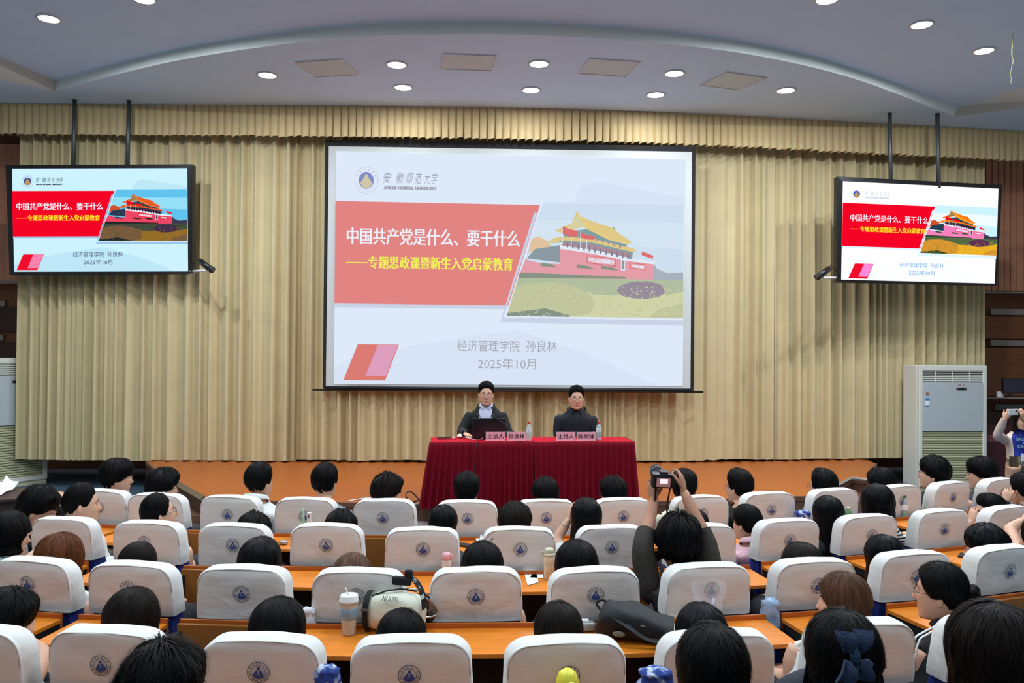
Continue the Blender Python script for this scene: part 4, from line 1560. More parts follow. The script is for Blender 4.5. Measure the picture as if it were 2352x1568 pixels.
def make_hair(C, Rh, style, material, seed, parent, org, size=1.0, fall=None, strands=260, part=0.0, name='hair'):
    st = STYLES[style]
    K = 72
    th = np.array([2 * PI * k / K for k in range(K)])
    alpha = np.abs((np.degrees(th) - 90 + 180) % 360 - 180)
    line = interp_hair(alpha, st['line'])
    fall_l = st.get('fall', 0) if fall is None else fall
    hang = np.where(alpha > st.get('face', 999), fall_l, 0.0) if fall_l and 'face' in st else np.zeros(K)
    NR = 18
    rows, uvs = [], []
    t0, t1, t2 = st['th']
    rr = random.Random(seed)

    def disp(q, k, u):
        n = rng_noise(math.cos(th[k]) * 5 + seed, math.sin(th[k]) * 5, q * 1.3 + seed * .37)
        n2 = rng_noise(math.cos(th[k]) * 17 + seed, math.sin(th[k]) * 17, q * 2.5)
        return (n * .7 + n2 * .6) * st['rough'] * 1.6

    first = True
    for i in range(NR + 1):
        u = i / NR
        q = .04 + (line - .04) * u
        base = head_surf(q, th, face=False)
        nrm = base / np.array([.076, .097, .122]) ** 2
        nrm /= np.linalg.norm(nrm, axis=1)[:, None]
        thk = np.interp(q, [0, 1.0, 1.8], [t0, t1, t2])
        fade = st.get('fade', .14)
        edge = np.clip((1 - u) / fade, 0, 1) if not fall_l else 1.0
        thk = thk + (.011 if style != 'crop' else .004) * np.sin(PI * np.clip(q / 1.15, 0, 1)) ** 1.5
        thk = thk * (np.where(hang > 0, 1.0, .12 + .88 * edge ** .8))
        if part:
            dpt = np.abs(base[:, 0] - part * .03)
            thk = thk - .004 * np.exp(-(dpt / .006) ** 2) * (base[:, 2] > .06) * (base[:, 1] > -.07)
        d = np.array([disp(q[k], k, u) for k in range(K)])
        row = base + nrm * (thk + d)[:, None]
        rows.append(row)
        uvs.append(np.stack([th / (2 * PI), np.full(K, u)], -1))
    NL = 0
    if np.any(hang > 0):
        NL = 12
        last = rows[-1]
        ref = rows[-1].copy()
        # hanging part leaves the head at its widest
        for i in range(1, NL + 1):
            u = i / NL
            row = ref.copy()
            flare = 1.0 + .10 * math.sin(u * PI * .55)
            dz = hang * u
            wob = np.array([rng_noise(math.cos(th[k]) * 4 + seed, math.sin(th[k]) * 4, u * 1.8) for k in range(K)])
            wob2 = np.array([rng_noise(math.cos(th[k]) * 14 + seed, math.sin(th[k]) * 14, u * .7) for k in range(K)])
            rad = np.stack([np.cos(th) * .094, np.sin(th) * .112, np.zeros(K)], -1)
            blend = min(1, u * 2.2)
            horiz = ref * (1 - blend) + (rad * np.array([1, 1, 0]) + np.array([0, 0, 0]) + np.stack([0 * th, 0 * th, ref[:, 2]], -1) * 1.0) * blend
            sh = 1 + wob * .07 + wob2 * .04
            on = hang > 0
            row = np.where(on[:, None], horiz * np.stack([sh * flare, sh * flare, np.ones(K)], -1), rows[-1])
            row[:, 2] = np.where(on, ref[:, 2] - dz * (1 + .06 * wob2), row[:, 2])
            # taper in at the tips
            if u > .8:
                row[:, :2] = np.where(on[:, None], row[:, :2] * (1 - (u - .8) * .5), row[:, :2])
            rows.append(row)
            uvs.append(np.stack([th / (2 * PI), np.full(K, 1 + u)], -1))
    R_ = len(rows)
    V = [C + Rh @ (size * p) for row in rows for p in row]
    UV = [u for row in uvs for u in row]
    F = []
    for i in range(R_ - 1):
        for k in range(K):
            k2 = (k + 1) % K
            if i >= NR and (hang[k] <= 0 or hang[k2] <= 0):
                continue
            F.append((i * K + k, (i + 1) * K + k, (i + 1) * K + k2, i * K + k2))
    # crown cap
    V.append(C + Rh @ (size * np.array([0, 0, .122 + t0 * .98])))
    UV.append(np.array([.5, 0]))
    for k in range(K):
        F.append((len(V) - 1, k, (k + 1) % K))
    # underside fold, back in to the scalp
    nb0 = len(V)
    endrow = rows[-1]
    inn = endrow.copy()
    ins_ = .86 if np.any(hang > 0) else .975
    inn[:, 0] *= ins_
    inn[:, 1] *= ins_
    inn[:, 2] += np.where(hang > 0, .0, .004)
    V += [C + Rh @ (size * p) for p in inn]
    UV += [np.array([t / (2 * PI), 2.1]) for t in th]
    for k in range(K):
        k2 = (k + 1) % K
        if (hang[k] > 0) != (hang[k2] > 0):
            continue
        F.append(((R_ - 1) * K + k, nb0 + k, nb0 + k2, (R_ - 1) * K + k2))
    # loose strands
    for j in range(strands):
        k = rr.randrange(K)
        if hang[k] > 0:
            i0 = rr.randrange(2, R_ - 3)
            ln = rr.randint(4, 9)
        else:
            i0 = rr.randrange(0, NR - 3)
            ln = rr.randint(3, 7)
        i1 = min(i0 + ln, R_ - 1)
        if hang[k] <= 0:
            i1 = min(i1, NR)
        drift = rr.uniform(-1.5, 1.5)
        lift = rr.uniform(.0015, .004) + (st['rough'] * rr.uniform(.2, 1.3))
        w = rr.uniform(.0008, .002)
        n0 = len(V)
        m = i1 - i0
        if m < 2:
            continue
        for ii in range(m + 1):
            a = (th[k] + drift * ii * .035)
            kk = (k + drift * ii * .4) % K
            k0 = int(kk) % K
            k1 = (k0 + 1) % K
            fr = kk - int(kk)
            p = rows[i0 + ii][k0] * (1 - fr) + rows[i0 + ii][k1] * fr
            if hang[k] > 0 and (hang[k0] <= 0 or hang[k1] <= 0):
                p = rows[i0 + ii][k]
            rad = np.array([p[0], p[1], max(p[2], 0) * .9])
            rad /= (np.linalg.norm(rad) + 1e-6)
            e = ii / m
            l = lift * math.sin(PI * min(e * 1.1, 1)) if not st['rough'] > .006 else lift * (.3 + 1.4 * e)
            p = p + rad * (l - .001)
            tan = np.array([-math.sin(a), math.cos(a), 0])
            ww = w * (1 - e * .9)
            V.append(C + Rh @ (size * (p - tan * ww)))
            V.append(C + Rh @ (size * (p + tan * ww)))
            UV += [np.array([k / K + .13, e])] * 2
        for ii in range(m):
            q0 = n0 + ii * 2
            F.append((q0, q0 + 1, q0 + 3, q0 + 2))
    me = mesh(name, [p - org for p in V], F, material, True, uv=UV)
    return link(name, me, parent), rows


def blob_mesh(c, Rr, rx, ry, rz, seed, rough=.0, n=20, m=12):
    v, f = [], []
    for i in range(m + 1):
        ph = PI * (i + .02) / (m + .04)
        for k in range(n):
            a = 2 * PI * k / n
            p = np.array([math.sin(ph) * math.cos(a), math.sin(ph) * math.sin(a), math.cos(ph)])
            d = 1 + rough * rng_noise(p[0] * 3 + seed, p[1] * 3, p[2] * 3)
            v.append(c + Rr @ (p * d * np.array([rx, ry, rz])))
    for i in range(m):
        for k in range(n):
            f.append((i * n + k, (i + 1) * n + k, (i + 1) * n + (k + 1) % n, i * n + (k + 1) % n))
    return v, f


def glasses(C, Rh, size, parent, org, rim=None, round_=True):
    rim = rim or M_GLASS_RIM
    b = B()
    lb_ = B()
    for s in (-1, 1):
        pts = []
        for k in range(17):
            a = 2 * PI * k / 16
            rx, rz = .0235, (.0215 if round_ else .0165)
            x = s * .033 + rx * math.cos(a)
            z = .002 + rz * math.sin(a)
            y = .108 - abs(x) * abs(x) * 3.2
            pts.append(C + Rh @ (size * np.array([x, y, z])) - org)
        b.tube(pts, .0014, 6, cap=False)
        lb_.add(pts[:-1], [tuple(range(16))])
        tp = [(s * .056, .099, .008), (s * .074, .085, .009), (s * .081, .04, .008), (s * .082, .0, .004), (s * .080, -.02, -.012)]
        b.tube([C + Rh @ (size * np.array(p)) - org for p in tp], .0016, 6)
    b.tube([C + Rh @ (size * np.array(p)) - org for p in [(-.010, .109, .004), (0, .113, .007), (.010, .109, .004)]], .0014, 6)
    g = b.obj('glasses', rim, parent, smooth=True)
    lb_.obj('lens', M_LENS, g)
    return g


def figure(label, headpix, Z, seat=None, byaw=0.0, hyaw=0.0, hpitch=0.0, hroll=0.0, size=1.04, hair='short', hmat=None, fall=None, top=None,
           sleeve=1.0, pants=None, skin=None, glass=None, arms=None, hipc=None, seed=0, female=False, strands=260, face=False, stand=False,
           extra=None, group=None, part=0.0, hands=True, collar=None, neckline=2, jacket=None, floor_z=0.0, hipz=None, neck_fwd=0.0, bulk=1.0, nb_off=(0, 0, 0)):
    """headpix: photo pixel of the top of the head; Z its depth"""
    hmat = hmat or H_BLACK
    skin = skin or M_SKIN
    sd = seed
    Rh = rotm(hyaw, hpitch, hroll)
    thick = STYLES[hair]['th'][0] if hair else 0.0
    T = P(headpix[0], headpix[1], Z)
    # crown (incl. hair) to head centre
    C = T - np.array([0, 0, 1.0]) * size * (.122 + thick * .9) * (0.35 + .65 * math.cos(hpitch)) + Rh[:, 1] * 0
    Rb = rotm(byaw)
    if seat is not None and hipc is None:
        sx, sy, syaw = seat
        fwd = np.array([math.sin(syaw), math.cos(syaw)])
        hp = np.array([sx, sy]) + fwd * .325
        lat = np.array([math.cos(syaw), -math.sin(syaw)])
        dl = (C[:2] - hp).dot(lat)
        hp = hp + lat * dl * .55
        hipc = np.array([hp[0], hp[1], (.56 if hipz is None else hipz)])
    hipc = np.array(hipc, float)
    org = np.array([hipc[0], hipc[1], floor_z])
    root = empty('person', org, label, 'person', group)
    Bd = Body()
    HWs = np.array(HW) * (.87 if female else 1.0) * (size / 1.04)
    HDs = np.array(HD) * (.90 if female else 1.0) * (size / 1.04)
    # head rings
    NQ = [.05, .12, .2, .3, .4, .5, .6, .68, .76, .83, .89, .94, .98, 1.02, 1.07, 1.12, 1.17, 1.22, 1.27, 1.32, 1.37, 1.42, 1.48, 1.54, 1.60, 1.67, 1.74, 1.82, 1.91, 2.0]
    rings = []
    pole = Bd.addring([C + Rh @ (size * np.array([0, 0, .122]))])[0]
    prev = None
    for q in NQ:
        loc = head_surf(q, TH)
        cur = Bd.addring([C + Rh @ (size * p) for p in loc])
        if prev is None:
            for k in range(MC):
                Bd.f.append((pole, cur[(k + 1) % MC], cur[k]))
                Bd.tag.append(('head', 0))
        else:
            Bd.bridge(prev, cur, ('head', q))
        prev = cur
    # neck
    nr = .050 if female else .058
    N0 = C + Rh @ (size * np.array([0, -.012, -.112]))
    NB = C + Rh @ (size * np.array([0, -.02, -.09])) + Rb @ np.array([0, -.030 - neck_fwd, -.030]) * size + Rb @ np.array(nb_off)
    c2, s2 = sup(2.3)
    for k_, t in enumerate([0.0, .3, .6, .85]):
        ctr = N0 * (1 - t) + (NB + np.array([0, 0, .015])) * t
        Rt = Rh * (1 - t) + Rb * t
        r = nr * (1.0 + .08 * t) * size
        ring = [ctr + Rt[:, 0] * r * c2[k] + Rt[:, 1] * r * s2[k] * .98 for k in range(MC)]
        cur = Bd.addring(ring)
        Bd.bridge(prev, cur, ('neck', t))
        prev = cur
    # torso along a curved spine
    d = NB - hipc
    ctrl = (NB + hipc) / 2 - Rb[:, 1] * (.015 + max(0, .50 - np.linalg.norm(d)) * .12)
    trings = []
    for t, hw, hd in zip(TT, HWs, HDs):
        p = NB * (1 - t) ** 2 + 2 * ctrl * t * (1 - t) + hipc * t * t
        tan = 2 * (1 - t) * (ctrl - NB) + 2 * t * (hipc - ctrl)
        tan /= np.linalg.norm(tan)
        r = Rb[:, 0]
        f = np.cross(tan, r)
        if f.dot(Rb[:, 1]) < 0:
            f = -f
        e = 2.0 + .9 * min(1, t / .15)
        ce, se = sup(e)
        drop = -.046 * (np.abs(ce) ** 1.5) * math.exp(-((t - .12) / .075) ** 2)
        ring = [p + r * hw * ce[k] + f * hd * se[k] + np.array([0, 0, drop[k]]) for k in range(MC)]
        cur = Bd.addring(ring)
        trings.append(cur)
    ri_a0, ri_a1 = 3, 7            # arm patch rows
    hc = 3
    cols_r = [(-hc + j) % MC for j in range(2 * hc + 1)]
    cols_l = [(MC // 2 - hc + j) % MC for j in range(2 * hc + 1)]
    leg = seat is not None or stand
    ri_l0, ri_l1 = 11, 15
    lc = 4
    cen_r, cen_l = (4, 20) if not stand else (3, 21)
    cols_lr = [(cen_r - lc + 2 + j) % MC for j in range(2 * lc + 1)] if not stand else [(2 + j) % MC for j in range(9)]
    cols_ll = [(MC // 2 - c) % MC for c in cols_lr][::-1]

    def in_patch(i, k):
        k2 = (k + 1) % MC
        if ri_a0 <= i < ri_a1:
            for cs in (cols_r, cols_l):
                if k in cs[:-1] and k2 in cs[1:]:
                    return True
        if leg and ri_l0 <= i < ri_l1:
            for cs in (cols_lr, cols_ll):
                if k in cs[:-1] and k2 in cs[1:]:
                    return True
        return False
    Bd.bridge(prev, trings[0], ('neck', 1.0))
    for i in range(len(TT) - 1):
        for k in range(MC):
            if in_patch(i, k):
                continue
            k2 = (k + 1) % MC
            Bd.f.append((trings[i][k], trings[i][k2], trings[i + 1][k2], trings[i + 1][k]))
            Bd.tag.append(('torso', i, k))
    bot = Bd.addring([hipc + (np.array(Bd.v[trings[-1][k]]) - hipc) * .5 + np.array([0, 0, -.02]) for k in range(MC)])
    Bd.bridge(trings[-1], bot, ('torso', len(TT) - 1, 0))
    m = Bd.addring([hipc + np.array([0, 0, -.025])])[0]
    for k in range(MC):
        Bd.f.append((bot[k], bot[(k + 1) % MC], m))
        Bd.tag.append(('torso', len(TT), 0))

    def loop(cs, i0, i1):
        L_ = [trings[i0][c] for c in cs]
        L_ += [trings[i][cs[-1]] for i in range(i0 + 1, i1)]
        L_ += [trings[i1][c] for c in reversed(cs)]
        L_ += [trings[i][cs[0]] for i in range(i1 - 1, i0, -1)]
        return L_
    k_ = size / 1.04 * (.9 if female else 1.0)
    info = {}
    for sgn, cs, key in ((1, cols_r, 'R'), (-1, cols_l, 'L')):
        lp_ = loop(cs, ri_a0, ri_a1)
        c0 = sum(np.array(Bd.v[i]) for i in lp_) / len(lp_)
        a_ = (arms or {}).get(key)
        if a_ is None:
            el = c0 + Rb @ np.array([sgn * .035, .0, -.26])
            wr = np.array([hipc[0], hipc[1], 0]) + Rb @ np.array([sgn * .07, .20, 0]) + np.array([0, 0, hipc[2] + .10])
            el[2] = max(el[2], hipc[2] + .10)
            dirn = Rb @ np.array([-sgn * .5, .8, -.1])
            a_ = dict(el=el, wr=wr, d=dirn, n=(0, 0, 1), curl=.25)
        el, wr = np.array(a_['el'], float), np.array(a_['wr'], float)
        sh = c0 + Rb[:, 0] * sgn * .018 + np.array([0, 0, -.014])
        out = c0 + Rb[:, 0] * sgn * .008 + np.array([0, 0, -.008])
        u_ = el - sh
        sh2 = sh + u_ / np.linalg.norm(u_) * .05
        _, aa, tt = Bd.limb(lp_, [out, sh, sh2, el, el * .3 + wr * .7, wr],
                            [.056 * k_, .053 * k_, .050 * k_ * bulk, .042 * k_ * bulk, .032 * k_ * (1 + (bulk - 1) * .5), .024 * k_], 'arm' + key)
        if hands:
            Bd.hand(wr, a_['d'], a_['n'], a_.get('curl', .4), side=a_.get('side', -sgn), sc_=size / 1.04, thumb_curl=a_.get('tc', .4))
        info[key] = (c0, el, wr)
    if leg:
        for sgn, cs in ((1, cols_lr), (-1, cols_ll)):
            lp_ = loop(cs, ri_l0, ri_l1)
            c0 = sum(np.array(Bd.v[i]) for i in lp_) / len(lp_)
            if stand:
                hpj = hipc + Rb @ np.array([sgn * .09, .0, -.10])
                kn = hpj + Rb @ np.array([sgn * .01, .03, 0])
                kn[2] = floor_z + (hipc[2] - floor_z) * .5
                an = kn + Rb @ np.array([0, -.03, 0])
                an[2] = floor_z + .09
                toe = an + Rb @ np.array([0, .12, -.055])
                Bd.limb(lp_, [c0 + Rb[:, 1] * .01, hpj + np.array([0, 0, .0]), kn, an + np.array([0, 0, .03]), an, toe], [.09, .085, .056, .038, .036, .03], 'leg')
            else:
                kn = hipc + Rb @ np.array([sgn * .10, .30, -.005])
                an = kn + Rb @ np.array([0, -.02, 0])
                an[2] = floor_z + .09
                toe = an + Rb @ np.array([0, .085, -.05])
                Bd.limb(lp_, [c0 + Rb[:, 1] * .015, c0 * .6 + kn * .4, kn, an + np.array([0, 0, .05]), an, toe], [.085, .078, .055, .04, .037, .03], 'leg')
    # ears
    for sgn in (-1, 1):
        c = C + Rh @ (size * np.array([sgn * .079, -.004, -.012]))
        RR = Rh @ rotm(-sgn * .35, 0, 0)
        v, f = blob_mesh(c, RR * size, .007, .017, .030, 1.0, n=10, m=7)
        n0 = len(Bd.v)
        Bd.v += [np.array(p) for p in v]
        for q in f:
            Bd.f.append(tuple(n0 + i for i in q))
            Bd.tag.append(('ear', 0))
    V = np.array(Bd.v)
    me = mesh('body', V - org, Bd.f, skin, True)
    bod = link('body', me, root)
    # vertex normals for clothes
    me.update()
    N = np.zeros(len(V) * 3, dtype=np.float32)
    me.vertices.foreach_get('normal', N)
    N = N.reshape(-1, 3)
    # consistent outward check
    body_c = (NB + hipc) / 2
    ring5 = V[trings[5]]
    sgn_n = 1 if np.mean(np.sum((ring5 - ring5.mean(0)) * N[trings[5]], axis=1)) > 0 else -1
    if sgn_n < 0:
        me.flip_normals()
        N = -N

    def cloth(name, sel, off, m_, wr_amp=.004, parent_=root):
        faces = [Bd.f[i] for i in range(len(Bd.f)) if sel(Bd.tag[i])]
        used = sorted(set(i for f in faces for i in f))
        mp = {u: i for i, u in enumerate(used)}
        vv = []
        for u in used:
            p = V[u]
            w = rng_noise(p[0] * 9 + sd, p[1] * 9, p[2] * 16) * wr_amp + rng_noise(p[0] * 30, p[1] * 30 + sd, p[2] * 34) * wr_amp * .35
            vv.append(p + N[u] * (off + w) - org)
        me2 = mesh(name, vv, [tuple(mp[i] for i in (f if sgn_n > 0 else f[::-1])) for f in faces], m_, True)
        return link(name, me2, parent_)

    if top is not None:
        def sel_top(t):
            if t[0] == 'torso':
                return neckline - 1 <= t[1] <= 13
            if t[0].startswith('arm'):
                return t[1] <= sleeve
            return False
        cloth('top' if jacket is None else 'shirt', sel_top if jacket is None else (lambda t: t[0] == 'torso' and 0 <= t[1] <= 13), .011 if jacket is None else .006, top)
    if jacket is not None:
        vw = jacket.get('v', 5)

        def sel_j(t):
            if t[0] == 'torso':
                i, k = t[1], t[2]
                if i > (11 if stand else 14):
                    return False
                if i < 1:
                    return False
                a = abs(((k + .5) * 360 / MC - 90 + 180) % 360 - 180)
                lim = jacket['open'] * max(0, 1 - (i - 1) / jacket['depth'])
                return a > lim
            if t[0].startswith('arm'):
                return t[1] <= .97
            return False
        jk = cloth('jacket', sel_j, .016, jacket['mat'], .005)
    if pants is not None and leg:
        cloth('trousers', lambda t: (t[0] == 'torso' and t[1] >= 11) or (t[0] == 'leg' and t[1] < .85), .009, pants)
        cloth('shoes', lambda t: t[0] == 'leg' and t[1] >= .83, .013, M_BLACK, 0)
    if collar is not None:
        # folded collar: ring round the neck base
        rr_ = []
        rad = (nr + .016) * size
        cb_ = B()
        rws = []
        for (g, dz) in [(1.0, .018), (1.10, .016), (1.38, -.012), (1.34, -.018), (1.0, -.004)]:
            rws.append([tuple(NB + Rb @ np.array([math.cos(a) * rad * g, math.sin(a) * rad * g * .95 + .004, dz + .018 - .022 * math.sin(a) - (.02 if math.sin(a) > .9 else 0)]) - org) for a in np.linspace(0, 2 * PI, 37)[:-1]])
        cb_.grid(rws, closed=True)
        cb_.obj('collar', collar, root, smooth=True)
    if hair:
        ho, hrows = make_hair(C, Rh, hair, hmat, sd * 3.7 + 1.1, root, org, size, fall, strands, part)
    else:
        ho = None
    if glass:
        glasses(C, Rh, size, root, org, glass, not jacket)

    def loc(x, y, z):
        return C + Rh @ (size * np.array([x, y, z])) - org
    if face:
        for s in (-1, 1):
            v, f = blob_mesh(np.array(loc(s * .0315, .0742, .004)), Rh * size, .0120, .0098, .0062, 0, n=12, m=8)
            eo = B().add(v, f).obj('eye', M_EYEW, root, smooth=True)
            v, f = blob_mesh(np.array(loc(s * .0315, .0818, .004)), Rh * size, .0052, .0032, .0056, 0, n=10, m=6)
            B().add(v, f).obj('iris', M_EYEB, eo, smooth=True)
            b = B()
            b.tube([loc(s * .016, .0975, .024), loc(s * .030, .0945, .029), loc(s * .046, .085, .025)], [.0025, .0032, .0012], 6)
            b.obj('eyebrow', M_BROW, root, smooth=True)
        v, f = blob_mesh(np.array(loc(0, .0925, -.066)), Rh * size, .021, .006, .0058, 0, n=14, m=8)
        B().add(v, f).obj('lips', M_LIP, root, smooth=True)
    if extra:
        extra(root, org, C, Rh, size, loc, NB, Rb, info)
    return root, C, Rh, org
# ================================================================ WHO SITS WHERE
def cm(name, rgb, **k):
    k.setdefault('bump', .06)
    k.setdefault('bscale', 160)
    return mat('cloth_' + name, rgb, .85, **k)


T_WHITE = cm('white', (226, 226, 222))
T_BLACK = cm('black', (13, 13, 16))
T_NAVY = cm('navy', (24, 28, 46))
T_GREY = cm('grey', (140, 144, 154))
T_DGREY = cm('dark_grey', (60, 62, 70))
T_CREAM = cm('cream', (222, 212, 186))
T_PINK = cm('pink', (232, 186, 196))
T_PALEP = cm('pale_pink', (228, 206, 204))
T_MINT = cm('mint', (180, 208, 202), var=.15, vscale=12)
T_LBLUE = cm('light_blue', (176, 190, 212))
T_KHAKI = cm('charcoal_brown', (46, 40, 35), bump=.35, bscale=30)
T_JEAN = cm('jeans', (44, 54, 80))
T_PANTS = cm('dark_trousers', (30, 30, 36))


def stripes(name, a, b, sc_, axis='Z'):
    m = mat('cloth_' + name, a, .85)
    nt = m.node_tree
    tc = nt.nodes.new('ShaderNodeTexCoord')
    w = nt.nodes.new('ShaderNodeTexWave')
    w.bands_direction = axis
    w.inputs['Scale'].default_value = sc_
    w.inputs['Distortion'].default_value = .4
    r = nt.nodes.new('ShaderNodeValToRGB')
    r.color_ramp.interpolation = 'CONSTANT'
    r.color_ramp.elements[0].color = lin(a)
    r.color_ramp.elements[1].color = lin(b)
    r.color_ramp.elements[1].position = .5
    nt.links.new(tc.outputs['Object'], w.inputs[0])
    nt.links.new(w.outputs['Fac'], r.inputs[0])
    nt.links.new(r.outputs[0], nt.nodes['Principled BSDF'].inputs['Base Color'])
    return m


T_STRIPE = stripes('black_white_stripes', (226, 224, 218), (30, 30, 34), 14)


def seat_at(row, px):
    xs = [abs(p[0] - px) for p in ROWS[row]]
    return SEATS[row][xs.index(min(xs))]


D = math.radians
PI2 = PI / 2


def tubes(name, paths, rad, m, parent, n=6, smooth=True):
    b = B()
    for p in paths:
        b.tube(p, rad, n)
    return b.obj(name, m, parent, smooth=smooth)


# ---- extras worn or tied in the hair
def hair_clip_silver(x, y, z, w=.03):
    def f(root, org, C, Rh, size, loc, NB, Rb, info):
        b = B()
        for s in (-1, 1):
            b.tube([loc(x + s * w * .3, y, z), loc(x + s * w * .6, y - .004, z + .008), loc(x + s * w, y + .004, z)], .004, 6)
        b.obj('hair_clip', M_CHROME, root, smooth=True)
    return f


def side_clip(sgn):
    def f(root, org, C, Rh, size, loc, NB, Rb, info):
        b = B()
        b.tube([loc(sgn * .070, .075, .045), loc(sgn * .092, .045, .052), loc(sgn * .100, .012, .065)], .004, 6)
        b.obj('hair_clip', M_CHROME, root, smooth=True)
    return f


def updo(beads=False, low=False, messy=True, tail=0.0, mat_=None):
    mat_ = mat_ or H_BLACK

    def f(root, org, C, Rh, size, loc, NB, Rb, info):
        b = B()
        c = np.array(loc(0, -.118, -.03 if low else .02))
        for j in range(5):
            a = j * 2 * PI / 5
            cc = c + Rh @ np.array([math.cos(a) * .018, -.004, math.sin(a) * .018])
            v, g = blob_mesh(cc, Rh * size, .028, .026, .026, j, .25, 12, 8)
            b.add(v, g)
        o = b.obj('hair_bun', mat_, root, smooth=True)
        if tail:
            pts = [c + Rh @ np.array([0, -.01, 0]), c + Rh @ np.array([0, -.03, -.05]), c + Rh @ np.array([0, -.02, -tail * .6]), c + Rh @ np.array([0, 0, -tail])]
            bb = B()
            for j in range(26):
                r_ = random.Random(j)
                o_ = np.array([r_.uniform(-.02, .02), r_.uniform(-.015, .015), 0])
                bb.tube([p + Rh @ (o_ * (1 + i * .4)) for i, p in enumerate(pts)], [.006, .007, .005, .001], 5)
            bb.obj('ponytail', mat_, root, smooth=True)
        if messy:
            bb = B()
            r_ = random.Random(3)
            for j in range(22):
                a = r_.uniform(0, 2 * PI)
                d = np.array([math.cos(a), -.35, math.sin(a)])
                bb.tube([c, c + Rh @ (d * .03), c + Rh @ (d * r_.uniform(.045, .07))], [.003, .002, .0005], 4)
            bb.obj('loose_wisps', mat_, root)
        if beads:
            bb = B()
            for j in range(9):
                a = j * 2 * PI / 9
                v, g = blob_mesh(c + Rh @ np.array([math.cos(a) * .026, -.028, math.sin(a) * .02 - .01]), np.eye(3), .0065, .0065, .0065, 0, 0, 8, 6)
                bb.add(v, g)
            bb.obj('bead_clip', mat('beads', (226, 206, 170), .25), root, smooth=True)
    return f


def seated(label, row, hx, hy, spx=None, dz=0.0, lean=.0, **k):
    s = seat_at(row, spx if spx is not None else hx)
    Z = s[1] + .275 + lean
    k.setdefault('byaw', s[2])
    hy_ = k.pop('hyaw', s[2])
    k.setdefault('hipz', .55)
    k.setdefault('face', abs(hy_ - s[2]) > .6)
    k.setdefault('floor_z', FZ)
    k.setdefault('pants', T_PANTS)
    k.setdefault('group', None)
    return figure(label, (hx, hy), Z, seat=s, hyaw=hy_, seed=int(hx) % 97 + row * 100, **k)


R0, R1_, R2_, R3_ = 0, 1, 2, 3
S_ = seated
# ---------- row nearest the stage
S_('young man with fluffy black hair and black top, leftmost in the row nearest the stage', 0, 268, 1053, 238, hair='fringe', hyaw=D(62), byaw=D(30), glass=M_GLASS_MET, top=T_BLACK, size=1.06)
S_('young man with curly black hair, glasses and white shirt, second from left nearest the stage', 0, 374, 1076, 366, hair='curly', hyaw=D(55), glass=M_GLASS_RIM, top=T_WHITE, size=1.0)
S_('young man in wide white shirt, third from left nearest the stage', 0, 597, 1061, 529, hair='short', hyaw=D(32), top=T_WHITE, collar=T_WHITE, size=1.04)
S_('young man in grey shirt with short black hair, nearest the stage', 0, 747, 1063, 706, hair='short', hyaw=D(14), top=T_GREY, size=1.02)
S_('young man with tousled dark brown hair and glasses, left of the red table', 0, 890, 1087, 886, hair='curly', hmat=H_DBROWN, hyaw=D(48), glass=M_GLASS_MET, top=T_WHITE, size=.98)
S_('young man, short black hair, in front of the left half of the red drape', 0, 1073, 1084, 1071, hair='short', hyaw=D(12), top=T_BLACK, size=1.0)
S_('young man with neat black hair seen in front of the middle of the red drape', 0, 1253, 1096, 1252, hair='short', hyaw=D(-8), top=T_DGREY, size=1.02)
S_('young man with glasses in front of the right end of the red drape', 0, 1408, 1094, 1431, hair='fringe', hyaw=D(-30), glass=M_GLASS_RIM, top=T_BLACK, size=.96)
S_('young man with short black hair in cream shirt, half hidden by the raised camera', 0, 1572, 1077, 1608, hair='short', hyaw=D(10), top=T_CREAM, size=1.04)
S_('young man with spiky hair, glasses and black top, nearest the stage, right of the photographer', 0, 1697, 1076, 1763, hair='short', hyaw=D(-42), glass=M_GLASS_RIM, top=T_BLACK, size=1.04)
S_('young man with neat black hair before the right end of the wooden stage', 0, 1890, 1076, 1912, hair='short', hyaw=D(-38), glass=M_GLASS_RIM, top=T_DGREY, size=1.06)
S_('young man with black fringe nearest the stage, beside the cut corner of the stage', 0, 2023, 1074, 2062, hair='fringe', hyaw=D(-35), top=T_NAVY, size=1.02)
S_('young man with glasses and navy top in front of the right air conditioner', 0, 2145, 1047, 2178, hair='fringe', hyaw=D(-58), glass=M_GLASS_RIM, top=T_NAVY, size=1.10, hpitch=.12)
S_('young man with glasses and dark grey top, rightmost in the row nearest the stage', 0, 2256, 1048, 2290, hair='fringe', hyaw=D(-60), glass=M_GLASS_RIM, top=T_DGREY, size=1.12)


# ---------- second row
def arm(el, wr, d, n, **k):
    return dict(el=el, wr=wr, d=d, n=n, **k)


S_('young man in black, hand held to his forehead, second row, left edge', 1, 86, 1116, -20, hair='fringe', hyaw=D(70), hpitch=-.25, byaw=D(25), glass=M_GLASS_MET, top=T_BLACK, size=1.08, hipc=(P(48, 1200, 5.5)[0], 5.5, .55),
   lean=-.05, arms={'R': arm(P(118, 1205, 5.62), P(143, 1165, 5.62), (-.25, .15, .9), (.9, -.3, .2), curl=1.0)})
S_('young man with faded black haircut and white top, second from left, second row', 1, 186, 1108, 154, hair='crop', hyaw=D(60), byaw=D(28), top=T_WHITE, size=1.10, strands=150)
S_('young man with cropped hair, glasses and white shirt, looking up, second row', 1, 364, 1132, 344, hair='crop', hyaw=D(52), hpitch=.22, glass=M_GLASS_RIM, top=T_WHITE, size=1.06, strands=150)
S_('person with tousled black hair, head low behind the fourth seat of the second row', 1, 582, 1180, 541, hair='curly', lean=.1, hpitch=-.3, top=T_BLACK, size=.92)
S_('person with spiky black hair, head low beside the plastic bag, second row', 1, 781, 1174, 752, hair='curly', lean=.1, hpitch=-.3, top=T_DGREY, size=.92)
